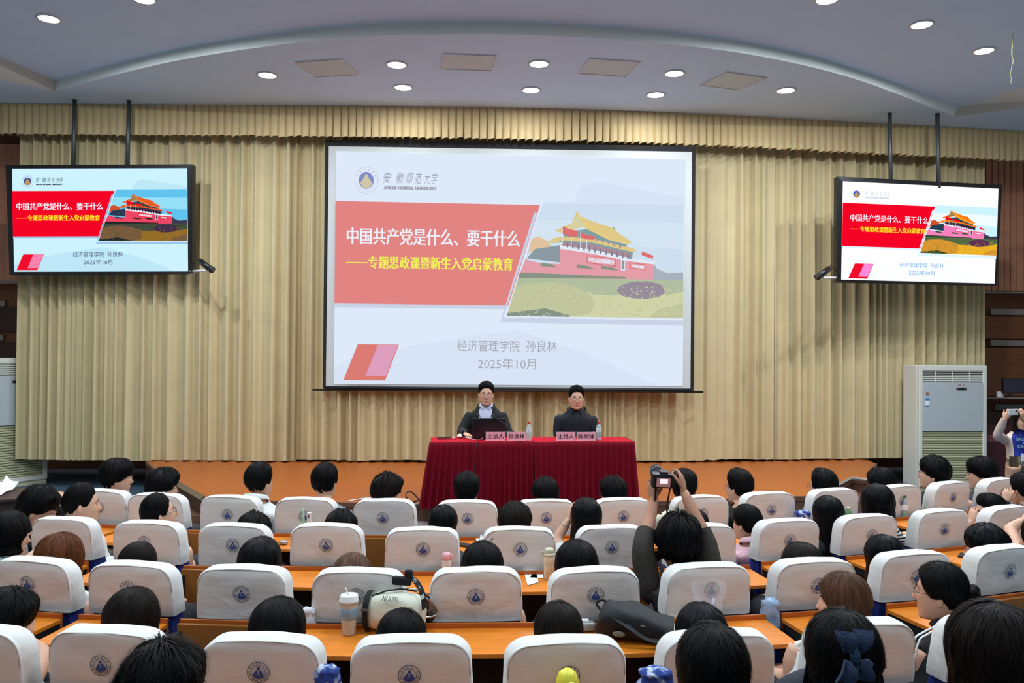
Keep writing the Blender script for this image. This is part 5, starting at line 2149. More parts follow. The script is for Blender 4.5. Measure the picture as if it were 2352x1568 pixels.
S_('young woman with smooth black hair pinned up with a beaded clip, second row', 1, 1018, 1160, 972, hair='up', hmat=H_BLUEB, female=True, top=T_DGREY, size=1.0, extra=updo(beads=True, low=True, messy=False), hpitch=-.1)
S_('person with short dark brown hair in second row, below the middle of the red drape', 1, 1183, 1154, 1191, hair='fringe', hmat=H_DBROWN, top=T_WHITE, size=1.02, hyaw=D(12))


def bracelet(root, org, C, Rh, size, loc, NB, Rb, info):
    c0, el, wr = info['L']
    p = wr * .7 + el * .3 - org
    d = (wr - el) / np.linalg.norm(wr - el)
    a = np.cross(d, [0, 1, 0])
    a /= np.linalg.norm(a)
    b_ = np.cross(d, a)
    tubes('bracelet', [[p + .036 * (a * math.cos(t) + b_ * math.sin(t)) for t in np.linspace(0, 2 * PI, 17)]], .004, M_CHROME, root)


S_('young woman with long black hair, hand to her cheek, left of the photographer', 1, 1347, 1144, 1403, hair='long', hmat=H_BLUEB, female=True, top=T_WHITE, sleeve=.35, size=1.04, fall=.2,
   arms={'L': arm(P(1278, 1238, 5.36), P(1308, 1192, 5.38), (.35, .1, .9), (-.7, -.6, .2), curl=.6)}, extra=bracelet)
S_('person with dark brown hair, mostly hidden behind the photographer, second row', 1, 1595, 1168, 1611, hair='long', hmat=H_DBROWN, female=True, top=T_DGREY, size=.96, fall=.1)
S_('young woman with low black bun and pink hoodie, right of the photographer', 1, 1716, 1158, 1760, hair='up', hyaw=D(-38), female=True, top=T_PINK, collar=T_PINK, size=.98, extra=updo(low=True), hipc=(P(1728, 1250, 5.6)[0], 5.6, .55))
S_('young woman with long straight black hair and small silver clip, second row', 1, 1903, 1139, 1860, hair='long', female=True, hmat=H_BLUEB, top=T_BLACK, size=1.0, fall=.40, hyaw=D(-12), hipc=(P(1888, 1250, 5.78)[0], 5.78, .55), extra=hair_clip_silver(.02, -.125, -.01))
S_('young woman with black bob and striped top, second row, beside the green-capped bottle', 1, 2017, 1112, 1990, hair='bob', hmat=H_BLUEB, female=True, top=T_STRIPE, collar=T_CREAM, size=1.02, hyaw=D(-10), lean=.05, fall=.12, hipc=(P(2040, 1250, 5.9)[0], 5.9, .55))
S_('young person with silver side clip and glasses facing left, near the right edge', 1, 2275, 1133, 2310, hair='short', hyaw=D(-82), hpitch=-.1, glass=M_GLASS_MET, top=T_WHITE, size=1.0, lean=.1, extra=side_clip(-1),
   arms={'L': arm(P(2200, 1235, 6.2), P(2232, 1196, 6.15), (.3, .1, .8), (-.7, -.5, .2), curl=.8)})
S_('young woman with dark hair touching her temple, cut by the right edge, second row', 1, 2352, 1084, 2400, hair='up', hyaw=D(-15), female=True, top=T_NAVY, size=1.0, lean=.35,
   arms={'L': arm(P(2302, 1178, 6.4), P(2309, 1152, 6.35), (.35, .1, .85), (-.5, -.8, .1), curl=.9)}, extra=updo(low=True), hipc=(P(2400, 1200, 6.35)[0], 6.3, .55))
S_('person cut by the right edge, bare arm raised before the last second-row seat', 2, 2384, 1190, 2380, hair='short', hyaw=D(-20), top=T_NAVY, sleeve=.3, size=1.0,
   arms={'L': arm(P(2318, 1215, 5.2), P(2352, 1195, 5.2), (.9, .1, .45), (0, -.8, .55), curl=.7)}, hipc=(P(2450, 1300, 4.95)[0], 4.95, .55))

# ---------- third row
S_('young woman with black bob and mint shirt, left edge of the third row', 2, 14, 1174, 80, hair='bob', hyaw=D(60), byaw=D(20), female=True, top=T_MINT, collar=T_MINT, sleeve=.4, size=1.02, fall=.05,
   hipc=(-2.98, 4.5, .55), lean=.02, arms={'R': arm(P(48, 1300, 4.5), P(92, 1262, 4.75), (.8, .6, .1), (0, 0, 1), curl=.3)})
S_('young woman with long auburn hair, first seat of the third row', 2, 136, 1224, 80, hair='long', hmat=H_RED, female=True, top=T_WHITE, size=1.16, fall=.26, hyaw=D(18), part=1)
S_('person with dark brown hair, head low, second seat of the third row', 2, 314, 1247, 310, hair='long', hmat=H_DBROWN, female=True, top=T_WHITE, size=.98, fall=.2, lean=.08, hpitch=-.25)
S_('young woman with long glossy black hair, third seat of the third row', 2, 597, 1234, 562, hair='long', hmat=H_BLUEB, female=True, top=T_NAVY, size=1.14, fall=.3)
S_('person with light brown hair, head low behind the fourth seat of the third row', 2, 809, 1273, 826, hair='bob', hmat=H_LBROWN, female=True, top=T_DGREY, size=1.0, fall=.08, lean=.08, hpitch=-.3)
S_('young woman with long black hair beside the pink tumbler, third row', 2, 1109, 1244, 1098, hair='long', hmat=H_BLACK, female=True, top=T_BLACK, size=1.14, fall=.24)
S_('young woman with black hair in pale pink top, right of the cream thermos, third row', 2, 1325, 1241, 1368, hair='bob', hmat=H_BLACK, female=True, top=T_PALEP, size=1.10, fall=.12, hyaw=D(-8), byaw=D(-12), lean=.0, sleeve=.35,
   hipc=(.32, 4.22, .55))
S_('person with short dark brown hair behind the eighth seat of the third row', 2, 1844, 1247, 1865, hair='bob', hmat=H_DBROWN, female=True, top=T_DGREY, size=1.06, fall=.05)
S_('young woman with long straight black hair behind the ninth seat of the third row', 2, 2033, 1229, 2090, hair='long', hmat=H_BLUEB, female=True, top=T_DGREY, size=1.05, fall=.34, hyaw=D(-20))
S_('young person with black bowl haircut and round glasses, third row, right edge', 2, 2266, 1204, 2300, hair='fringe', hmat=H_BLUEB, hyaw=D(-48), glass=M_GLASS_RIM, top=T_WHITE, size=1.06)

# ---------- the photographer
s3 = seat_at(2, 1620)
zc = 4.62


def photographer_extra(root, org, C, Rh, size, loc, NB, Rb, info):
    b = B()
    r_ = random.Random(5)
    c = np.array(loc(.03, -.10, -.125))
    for j in range(70):
        a, e = r_.uniform(0, 2 * PI), r_.uniform(-.8, .8)
        d = np.array([math.cos(a) * math.cos(e) * 1.5, math.sin(a) * math.cos(e) * .6, math.sin(e) * .8])
        v, g = blob_mesh(c + Rh @ (d * .027), Rh, .010, .009, .010, j, .4, 7, 5)
        b.add(v, g)
    b.obj('scrunchie', mat('scrunchie', (74, 66, 48), .9), root, smooth=True)
    b = B()
    for j in range(18):
        o_ = np.array([r_.uniform(-.025, .025), 0, 0])
        b.tube([loc(0, -.09, -.05) + Rh @ o_, loc(.02, -.11, -.10) + Rh @ o_, loc(.03, -.10, -.15) + Rh @ (o_ * 1.5)], [.012, .012, .004], 6)
    b.obj('hair_tail', H_BLACK, root, smooth=True)


hipP = P(1570, 1400, s3[1] + .25)
CAMP = P(1523, 1102, zc)
Lw, Rw = P(1502, 1146, zc + .04), P(1571, 1128, zc - .05)
figure('student photographer in dark brown top holding a camera overhead with both hands', (1560, 1180), s3[1] + .24, hipc=(hipP[0], hipP[1], .56), seat=s3, byaw=D(2), hyaw=D(4), hpitch=.05,
       size=1.12, hair='curly', hmat=H_BLACK, top=T_KHAKI, sleeve=.62, bulk=1.25, pants=T_PANTS, female=True, skin=M_SKIN2, seed=55, strands=420, neckline=2, floor_z=FZ,
       arms={'L': arm(P(1476, 1258, s3[1] + .22), Lw, P(1498, 1106, zc + .07) - Lw, (-.75, -.65, .0), curl=.75, side=1, tc=.2),
             'R': arm(P(1622, 1248, s3[1] + .28), Rw, P(1563, 1082, zc) - Rw, (.9, -.4, .1), curl=.85, side=-1, tc=.5)}, extra=photographer_extra)
# the camera itself
t = empty('camera', CAMP, 'black digital camera held overhead, its screen lit, strap hanging', 'camera')
t.rotation_euler = (.18, .03, .02)
B().box((0, 0, 0), (.136, .055, .088), bev=.010).box((0, .002, .046), (.05, .045, .022), bev=.006).box((.052, .018, .0), (.03, .05, .08), bev=.008).obj('body', M_BLACK, t)
B().box((-.004, -.030, -.004), (.092, .006, .062), bev=.002).obj('screen_frame', M_BLACKM, t)
B().box((-.004, -.0338, -.004), (.080, .002, .052)).obj('screen', mat('cam_screen', (160, 110, 110), emit=.8), t)
B().box((-.002, -.0352, .004), (.045, .001, .028)).obj('screen_image', mat('cam_screen_white', (246, 226, 236), emit=1.2), t)
b = B()
v = [(-.046 + .0 * k, 0, 0) for k in range(1)]
L_ = B()
L_.tube([(-.022, .028, .004), (-.022, .06, .012), (-.022, .10, .02), (-.022, .125, .025)], [.034, .036, .036, .033], 24)
lo = L_.obj('lens_barrel', M_BLACKM, t, smooth=True)
b = B()
for k in range(24):
    a = 2 * PI * k / 24
    b.box((-.022 + .0365 * math.cos(a), .085, .017 + .0365 * math.sin(a)), (.004, .03, .004))
b.obj('zoom_ring', mat('ring_grey', (90, 90, 92), .4), lo)
B().lathe((.05, .0, .044), [(.010, 0), (.010, .01), (.006, .012)], 14).obj('shutter_button', M_CHROME, t, smooth=True)
sa = [np.array(P(1507, 1110, zc)) - CAMP, P(1507, 1150, zc - .03) - CAMP, P(1504, 1200, zc - .06) - CAMP, P(1500, 1250, zc - .1) - CAMP]
sb_ = [P(1542, 1106, zc) - CAMP, P(1539, 1130, zc - .03) - CAMP, P(1536, 1160, zc - .05) - CAMP, P(1538, 1195, zc - .1) - CAMP]
strap = B()
for pa in (sa, sb_):
    q = catmull(pa, 5)
    strap.grid([[tuple(p + np.array([w * .0055, w * .003, 0])) for w in (-1, 1)] for p in q])
    strap.grid([[tuple(p + np.array([w * .0055, w * .003 + .0015, 0])) for w in (-1, 1)] for p in q])
strap_o = strap.obj('strap', mat('strap_red_black', (40, 16, 18), .7), t)
strap_o.rotation_euler = (0, 0, 0)

# ---------- fourth row
S_('young person in light blue shirt, fist at the chin, lower left edge', 3, 12, 1353, -60, hair='fringe', hyaw=D(38), byaw=D(20), top=T_LBLUE, sleeve=.35, size=1.04, lean=.05, hpitch=-.2, hipc=(-2.06, 3.42, .55),
   arms={'R': arm(P(100, 1505, 3.5), P(60, 1470, 3.62), (-.1, .1, .9), (.8, -.5, 0), curl=1.1)})
S_('young woman with long dark hair behind the second seat of the nearest row', 3, 302, 1351, 252, hair='long', hmat=H_DBROWN, female=True, top=T_DGREY, size=1.10, fall=.3)
S_('young woman with thick long black hair behind the third seat of the nearest row', 3, 637, 1374, 602, hair='long', hmat=H_BLACK, female=True, top=T_BLACK, size=1.16, fall=.3)
S_('person with smooth black hair between the white bag and the front seat cover', 3, 922, 1401, 948, hair='bob', hmat=H_BLACK, female=True, top=T_BLACK, size=1.0, fall=.10, lean=.05)
S_('young woman with dark brown hair left of the black backpack', 3, 1283, 1384, 1302, hair='long', hmat=H_DBROWN, female=True, top=T_PALEP, size=1.04, fall=.22)
S_('person with glossy black hair in front of the cup with purple band', 3, 1613, 1388, 1645, hair='bob', hmat=H_BLUEB, female=True, top=T_BLACK, size=1.04, fall=.08, hyaw=D(-8), part=1)
S_('young woman with long brown hair in white shirt, lower right, looking left', 3, 1940, 1314, 1975, hair='tuck', hmat=H_BROWN, female=True, top=T_WHITE, collar=T_WHITE, size=1.06, fall=.16, hyaw=D(-60), byaw=D(-8), lean=.12, hipz=.55, hipc=(P(1846, 1500, 3.5)[0], 3.5, .55), nb_off=(-.075, -.02, .075), bulk=1.3)


def track_jacket(root, org, C, Rh, size, loc, NB, Rb, info):
    for key, sg in (('L', -1), ('R', 1)):
        c0, el, wr = info[key]
        b = B()
        for j in (-1, 1):
            pts = [NB + Rb @ np.array([sg * .09, j * .012, .0]) - org, c0 + Rb @ np.array([sg * .0, j * .012, .075]) - org, c0 + Rb @ np.array([sg * .045, j * .012, .05]) - org,
                   c0 * .5 + el * .5 + Rb @ np.array([sg * .062, j * .012, 0]) - org]
            b.tube(catmull(pts, 4), .005, 5)
        b.obj('white_stripe', M_PAPER, root, smooth=True)
    updo(tail=.26, messy=False)(root, org, C, Rh, size, loc, NB, Rb, info)


S_('student with tied black hair and black track jacket with white stripes', 3, 2163, 1291, 2270, hair='up', hyaw=D(-52), byaw=D(-20), female=True, glass=M_GLASS_RIM, top=T_BLACK, collar=T_BLACK, size=1.08, lean=.10,
   extra=track_jacket, hipz=.55, hipc=(1.90, 3.6, .55))

# ---------- people in front of the camera, below the frame edge
def near(label, hx, hy, hipx, Z=2.38, **k):
    p = P(hipx, 1500, Z)
    k.setdefault('floor_z', FZ)
    k.setdefault('pants', T_PANTS)
    return figure(label, (hx, hy), Z, hipc=(p[0], p[1] - .02, .55), seat=(p[0], p[1] - .2, 0), seed=int(hx) % 89, strands=900, **k)


def bow(root, org, C, Rh, size, loc, NB, Rb, info):
    m = mat('bow_navy', (36, 52, 82), .8, bump=.3, bscale=90)
    b = B()
    c = np.array(loc(-.066, -.142, .060))
    U, Rr, Bk = Rh[:, 2], Rh[:, 0], -Rh[:, 1]
    for s in (-1, 1):
        for up in (-1, 1):
            rows = []
            for i in range(7):
                t = i / 6
                w = .008 + .020 * math.sin(min(1, t * 1.15) * PI / 2)
                cc = c + Rr * s * (.020 + .010 * t) + U * up * (.010 + .060 * t) + Bk * (.006 + .014 * math.sin(t * PI))
                rows.append([cc + (Rr * math.cos(.35) + Bk * math.sin(a) * .4) * w * math.cos(a) + Bk * .008 * math.sin(a * 2) for a in np.linspace(0, PI, 8)])
            b.grid([[tuple(q) for q in r] for r in rows])
            b.grid([[tuple(q - Bk * .003) for q in r] for r in rows])
    b.obj('bow_loops', m, root, smooth=True)
    v, f = blob_mesh(c + Bk * .012, Rh, .016, .012, .020, 2, .2, 12, 8)
    kb = B().add(v, f)
    v, f = blob_mesh(c + Bk * .014 - U * .03 + Rr * .03, Rh, .022, .012, .022, 4, .3, 12, 8)
    kb.add(v, f)
    kb.obj('bow_knot', m, root, smooth=True)
    b = B()
    r_ = random.Random(9)
    for s in (-1,):
        for j in range(40):
            x = s * (.076 + r_.uniform(-.012, .014))
            y = r_.uniform(-.04, .05)
            pts = [loc(x * .95, y, .0), loc(x * 1.12, y, -.06), loc(x * 1.18, y + .01, -.13), loc(x * 1.08, y + .01, -.20 + r_.uniform(-.04, .04))]
            b.tube(pts, [.004, .005, .004, .0006], 4)
    b.obj('side_lock', H_BLACK, root)


near('person with short black hair, head cut by the bottom edge, lower left', 376, 1477, 372, Z=2.42, hair='fringe', hyaw=D(35), hroll=-.1, glass=M_GLASS_RIM, top=T_BLACK, size=1.14)
near('young woman with very long black hair and centre parting, bottom edge right of centre', 1638, 1434, 1650, Z=2.40, hair='long', hmat=H_BLACK, female=True, top=T_BLACK, size=1.08, fall=.42, part=1, hyaw=D(2))
near('young woman with half-up black hair held by a dark blue bow, hands folded, bottom edge', 1938, 1404, 1915, Z=2.36, hair='bob', fall=.08, hmat=H_BLACK, female=True, top=T_NAVY, size=.96, hyaw=D(-12), extra=bow, hpitch=-.05,
     arms={'L': arm(P(1800, 1600, 2.42), P(1850, 1556, 2.62), (.9, .2, -.15), (0, -.3, 1), curl=.8), 'R': arm(P(2040, 1640, 2.42), P(1925, 1566, 2.62), (-.9, .2, -.1), (0, -.3, 1), curl=.8)})
near('young woman with long dark brown hair filling the lower right corner', 2290, 1386, 2335, Z=2.34, hair='long', hmat=H_DBROWN, female=True, top=T_BLACK, size=1.26, fall=.45, hyaw=D(-18))


# ---------- the two speakers on stage
def chair_back(c, label):
    t = empty('office_chair', (c[0], c[1], STZ), label, 'chair', 'chairs behind the stage table')
    b = B().box((0, .17, .72), (.46, .06, .50), bev=.03)
    b.obj('backrest', M_BLACK, t)
    B().box((0, -.06, .44), (.48, .46, .08), bev=.03).obj('seat', M_BLACK, t)
    me = mesh('leg', *(lambda q: (q.v, q.f))(B().tube([(0, 0, 0), (0, 0, .42)], .013, 8)), M_CHROME)
    for sx in (-.2, .2):
        for sy in (-.24, .14):
            link('leg', me, t, (sx, sy, 0))


def sp_extra(col, white):
    def f(root, org, C, Rh, size, loc, NB, Rb, info):
        b = B()
        for s in (-1, 1):
            pts = [NB + Rb @ np.array([s * .062, -.02, .035]), NB + Rb @ np.array([s * .060, .045, .012]), NB + Rb @ np.array([s * .012, .085, -.03]),
                   NB + Rb @ np.array([s * .055, .098, -.055]), NB + Rb @ np.array([s * .082, .05, -.015]), NB + Rb @ np.array([s * .078, -.02, .01])]
            b.add([tuple(p - org) for p in pts], [(0, 1, 4, 5), (1, 2, 3, 4)])
            b.add([tuple(p - org + Rb[:, 1] * -.003) for p in pts], [(0, 1, 4, 5), (1, 2, 3, 4)])
        b.obj('shirt_collar', white, root)
        b = B()
        for s in (-1, 1):
            pts = [NB + Rb @ np.array([s * .088, -.02, .02]), NB + Rb @ np.array([s * .085, .06, -.02]), NB + Rb @ np.array([s * .045, .122, -.17]),
                   NB + Rb @ np.array([s * .095, .118, -.10]), NB + Rb @ np.array([s * .118, .07, -.035]), NB + Rb @ np.array([s * .108, -.02, .0])]
            b.add([tuple(p - org) for p in pts], [(0, 1, 4, 5), (1, 2, 3, 4)])
        b.obj('lapel', col, root)
    return f


J_GREEN = cm('dark_green_jacket', (16, 22, 23))
J_NAVY = cm('navy_jacket', (13, 18, 32))
SH_W = cm('pale_shirt', (196, 200, 222))
SH_D = cm('dark_shirt', (24, 22, 34))
zsp = 9.62
for hx, hy, lab, jm, sh, hm, op, y2, gl, hst, sk in [
        (1117, 875, 'man in dark suit jacket and pale shirt with glasses, speaking behind the open laptop', J_GREEN, SH_W, 'flat', 33, .03, M_GLASS_MET, M_CHROME, M_SKIN),
        (1324, 884, 'man in dark navy jacket with glasses, sitting behind the right pair of name plates', J_NAVY, SH_D, 'flat', 16, -.03, M_GLASS_MET, M_CHROME, M_SKIN)]:
    top_ = P(hx, hy, zsp)
    hp = (top_[0] + (-.01 if hx < 1200 else 0), top_[1] + .05, STZ + .56)
    left = hx < 1200
    arms_ = {}
    if left:
        arms_['R'] = arm(P(1060, 992, 9.60), P(1069, 996, 9.22), (.4, -.9, -.1), (0, 0, 1), curl=.35)
        arms_['L'] = arm(P(1168, 998, 9.60), P(1148, 1000, 9.25), (-.5, -.8, -.1), (0, 0, 1), curl=.35)
    else:
        arms_['R'] = arm(P(1281, 1000, 9.64), P(1302, 1003, 9.40), (.9, -.3, -.1), (0, 0, 1), curl=.5)
        arms_['L'] = arm(P(1370, 1000, 9.64), P(1345, 1003, 9.40), (-.9, -.3, -.1), (0, 0, 1), curl=.5)
    figure(lab, (hx, hy), zsp, hipc=hp, seat=(0, 0, 0), byaw=PI + y2, hyaw=PI + y2 - (0.08 if left else 0), hpitch=-.06, size=1.10, hair='flat', hmat=H_BLACK, top=sh, jacket=dict(mat=jm, open=op, depth=9 if left else 4), pants=T_PANTS,
           glass=gl, face=True, arms=arms_, floor_z=STZ, seed=hx % 50, strands=200, skin=sk, extra=sp_extra(jm, SH_W if left else SH_D))
    chair_back((hp[0], hp[1] + .08), 'dark chair behind the red table, under the %s' % ('speaker with the laptop' if left else 'speaker in navy'))


# ---------- woman photographing at the right edge
zw = 9.9
tp = P(2344, 936, zw)


def phone_extra(root, org, C, Rh, size, loc, NB, Rb, info):
    b = B()
    c = NB + Rb @ np.array([0, .148, -.22]) - org
    b.box(tuple(c + np.array([0, 0, -.12])), (.07, .006, .10), bev=.002)
    b.obj('name_badge', M_PAPER, root)
    tubes('lanyard', [[NB + Rb @ np.array([s * .06, .05, .0]) - org, NB + Rb @ np.array([s * .05, .135, -.12]) - org, c + np.array([0, 0, -.07])] for s in (-1, 1)], .004, M_BLUE, root)
    for s_, z_, w_ in (('BASTER', -.115, .085), ('&', -.160, .014), ('CABLE', -.205, .075)):
        v, f = text_fit(s_, -w_, z_ - .018, w_, z_ + .018, .02)
        bb = B()
        bb.add([tuple(NB + Rb @ np.array([-p[0], .152, p[1]]) - org) for p in v], f)
        bb.obj('shirt_lettering', mat('lettering_pale', (150, 190, 200), .7), root)


figure('woman in beige jacket over blue shirt holding up a phone at the right edge', (2346, 938), zw, hipc=(tp[0] + .02, tp[1] + .02, .70), stand=True, byaw=PI + .25, hyaw=PI + .25, hpitch=-.05, size=1.0, hair='long', fall=.12, hmat=H_BLACK, female=True,
       top=cm('blue_shirt', (30, 50, 150)), jacket=dict(mat=cm('beige_jacket', (206, 186, 172)), open=42, depth=99), pants=cm('khaki', (112, 110, 92)), face=True, seed=31, floor_z=FZ,
       arms={'R': arm(P(2290, 1000, zw - .12), P(2307, 962, zw - .26), (.45, -.2, .8), (-.2, -.9, .1), curl=.7), 'L': arm(P(2398, 1000, zw - .12), P(2352, 962, zw - .26), (-.35, -.2, .8), (.2, -.9, .1), curl=.7)}, extra=phone_extra)
pc = P(2327, 946, zw - .30)
t = empty('phone', pc, 'pale phone held sideways by the woman in the beige jacket', 'phone', rz=.25)
B().box((0, 0, 0), (.145, .009, .072), bev=.003).obj('case', M_WHITEP, t)
B().box((.045, -.006, .012), (.03, .004, .03), bev=.002).obj('camera_bump', M_BLACK, t)
# ================================================================ THINGS ON THE DESKS
def lathe_thing(name, p, label, cat, parts, group=None, rz=0):
    t = empty(name, p, label, cat, group, rz)
    for (nm, prof, m, n) in parts:
        B().lathe((0, 0, 0), prof, n).obj(nm, m, t, smooth=True)
    return t


def dpt(x, y, lift=.002):
    p = G(x, y, DZ)
    return (p[0], p[1], DZ + lift)


# cup with straw
p = dpt(797, 1463)
p = (p[0], p[1] + .04, p[2])
t = lathe_thing('paper_cup', p, 'tall milky cup with white lid and straw, left of the white sports bag', 'cup', [
    ('cup_body', [(.030, 0), (.032, .004), (.043, .150), (.0435, .155)], mat('cup_milky', (206, 206, 196), .5, alpha=.93), 24),
    ('lid', [(.044, .155), (.048, .156), (.049, .163), (.045, .168), (.043, .186), (.040, .189), (.001, .187)], M_WHITEP, 24)])
B().lathe((0, 0, 0), [(.0378, .075), (.0385, .076), (.0425, .128), (.0422, .129)], 24).obj('blue_label', mat('cup_label', (130, 170, 200), .5, var=.35, vscale=25), t, smooth=True)
B().tube([(0, 0, .10), (-.006, 0, .19), (-.018, -.004, .225)], .0032, 8).obj('straw', M_WHITEP, t, smooth=True)
tag(t, group=None)

# thermos
p = dpt(1262, 1334)
lathe_thing('thermos_flask', (p[0], p[1] + .035, p[2]), 'cream thermos flask with patterned body on the desk, centre', 'flask', [
    ('flask_body', [(.029, 0), (.032, .004), (.033, .12), (.033, .135), (.030, .14)], mat('flask_cream', (222, 206, 172), .4, var=.25, vscale=28), 24),
    ('collar', [(.031, .138), (.034, .142), (.034, .152), (.030, .156)], mat('flask_beige', (206, 202, 176), .4), 24),
    ('lid', [(.026, .155), (.027, .16), (.027, .175), (.022, .185), (.001, .187)], mat('flask_beige', (206, 202, 176), .4), 24),
    ])
th_ = bpy.context.scene.objects['thermos_flask']
B().tube([(-.03, 0, .158), (-.046, 0, .162), (-.046, 0, .145), (-.034, 0, .142)], .005, 8).obj('handle', MATS['flask_beige'], th_, smooth=True)
# pink tumbler
p = dpt(1024, 1326)
tt_ = lathe_thing('tumbler', (p[0], p[1] + .035, p[2]), 'pink-lidded cream tumbler on the desk, left of centre', 'tumbler', [
    ('tumbler_body', [(.024, 0), (.027, .004), (.028, .095), (.026, .10)], mat('tumbler_cream', (226, 214, 204), .4, var=.2, vscale=30), 24),
    ('lid', [(.028, .10), (.029, .104), (.029, .122), (.024, .136), (.012, .142), (.001, .143)], mat('tumbler_pink', (236, 170, 178), .4), 24)])
B().tube([(.02, -.01, .10), (.036, -.01, .112), (.034, -.01, .126), (.022, -.01, .13)], .005, 8).obj('latch', MATS['tumbler_pink'], tt_, smooth=True)
# yellow bottle
s = P(1303, 1580, 2.88)
yb = lathe_thing('yellow_bottle', (s[0], s[1], DZ + .002), 'bright yellow bottle with rounded lid at the bottom edge, in front of the centre seat', 'bottle', [
    ('bottle_body', [(.030, 0), (.033, .005), (.033, .10), (.031, .112)], mat('bottle_yellow', (226, 214, 20), .3), 24),
    ('lid', [(.031, .112), (.033, .115), (.033, .128), (.026, .148), (.012, .157), (.001, .158)], mat('bottle_yellow_lid', (236, 226, 70), .25), 24)])
yb.scale = (1.25, 1.25, 1.42)
B().box((.01, -.034, .12), (.016, .008, .03), bev=.003).obj('latch', mat('latch_cream', (232, 228, 170), .4), yb)
# bottles on the front desks
p = dpt(293, 1213)
bottle((p[0], p[1] + .03, p[2]), .15, .027, mat('cap_purple', (84, 40, 190), .4), 'clear bottle with purple cap on the desk, far left', body=M_WATER)
p = dpt(1952, 1207)
bottle((p[0], p[1] + .03, p[2]), .14, .030, M_WHITEP, 'green bottle with white cap and amber drink on the desk, right side', body=mat('bottle_green', (60, 150, 90), .15, alpha=.6), liquid=(.45, mat('drink_amber', (190, 130, 70), .3)))
p = dpt(2082, 1192)
bottle((p[0], p[1] + .03, p[2]), .19, .030, mat('cap_green', (20, 130, 80), .4), 'clear bottle with green cap and paper label on the desk, right side', body=M_WATER, band=(.36, .58, M_PAPER), liquid=(.33, mat('drink_green', (60, 140, 90), .3)))

# silver case
p = dpt(650, 1251)
B().lathe((0, 0, 0), [(.020, 0), (.031, .006), (.034, .014), (.031, .023), (.018, .028), (.001, .029)], 24, sy=.8)
e = empty('earphone_case', (p[0], p[1] + .01, p[2]), 'small rounded silver case lying on the orange desk, left side', 'case')
B().lathe((0, 0, 0), [(.020, 0), (.031, .006), (.034, .0135)], 24, sy=.8).obj('case_bottom', mat('case_silver', (170, 170, 176), .3, metal=.6), e, smooth=True)
B().lathe((0, 0, 0), [(.034, .0145), (.031, .023), (.018, .028), (.001, .029)], 24, sy=.8).obj('case_lid', mat('case_silver', (170, 170, 176), .3, metal=.6), e, smooth=True)


def flat_phone(px, py, label, rz, w=.15, d=.074):
    p = dpt(px, py)
    e = empty('phone', p, label, 'phone', rz=rz)
    B().box((0, 0, .005), (w, d, .009), bev=.003).obj('case', M_BLACK, e)
    B().box((0, 0, .0101), (w * .94, d * .88, .001)).obj('screen', mat('phone_glass', (14, 16, 22), 0.1), e)


flat_phone(1072, 1254, 'black phone lying on the desk near the centre, second row', -.5)
flat_phone(2214, 1277, 'dark phone on the desk near the right edge', .9, .12, .06)


def sheet(name, pts, label, m, cat='paper', z=DZ, curlv=.0, th=.0012, text=None):
    c = [G(x, y, z) for x, y in pts]
    o = sum(c) / len(c)
    o[2] = z + .002
    n = 8
    rows = []
    for i in range(n + 1):
        v_ = i / n
        row = []
        for j in range(n + 1):
            u = j / n
            q = (c[0] * (1 - u) + c[1] * u) * (1 - v_) + (c[3] * (1 - u) + c[2] * u) * v_ - o
            row.append((q[0], q[1], .001 + curlv * (u ** 3 + .6 * (1 - v_) ** 3) + curlv * .3 * math.sin(u * 5 + v_ * 3) ** 2))
        rows.append(row)
    b = B().grid(rows).grid([[(p[0], p[1], p[2] + th) for p in r] for r in rows])
    ob = b.obj(name, m, None, smooth=True, loc=o)
    tag(ob, label, cat)
    return ob


sheet('paper_sheet', [(1202, 1310), (1230, 1310), (1237, 1338), (1212, 1345)], 'white sheet hanging over the desk edge below the centre seat cover', M_PAPER)
sheet('paper_slip', [(1222, 1318), (1248, 1319), (1246, 1329), (1218, 1327)], 'small white slip of paper left of the cream thermos', M_PAPER)
nb = sheet('notebook', [(1520, 1426), (1562, 1422), (1600, 1462), (1548, 1466)], 'open cream notebook page right of the black backpack', mat('page_cream', (220, 216, 196), .7), 'notebook')
for k in range(5):
    y = 1432 + k * 6
    c0, c1 = G(1536 + k * 4, y, DZ + .0052), G(1560 + k * 3, y - 1, DZ + .0052)
    B().box((0, 0, 0), (np.linalg.norm(c1 - c0), .002, .0004)).obj('text_line', M_INK, nb, loc=tuple((c0 + c1) / 2 - np.array(nb.location)))
sheet('tissue', [(1092, 1240), (1106, 1239), (1112, 1246), (1096, 1247)], 'crumpled white tissue on the desk near the phone', M_PAPER, 'tissue', curlv=.02)

# tissue pack (grey clear)
p = dpt(1348, 1452)
e = empty('tissue_pack', (p[0], p[1] + .02, p[2]), 'grey translucent tissue pack on the desk, left of the backpack', 'tissue pack')
B().box((0, 0, .022), (.085, .055, .042), bev=.012).obj('wrapper', mat('wrapper_grey', (150, 158, 156), .3), e)
B().box((-.012, .004, .046), (.05, .03, .018), bev=.007).obj('tissue', M_PAPER, e)
e.rotation_euler = (0, 0, .1)

# plastic bag with carton
p = dpt(698, 1238)
e = empty('plastic_bag', (p[0], p[1] + .02, p[2]), 'white plastic bag with green film and a milk carton on the desk, left', 'plastic bag')


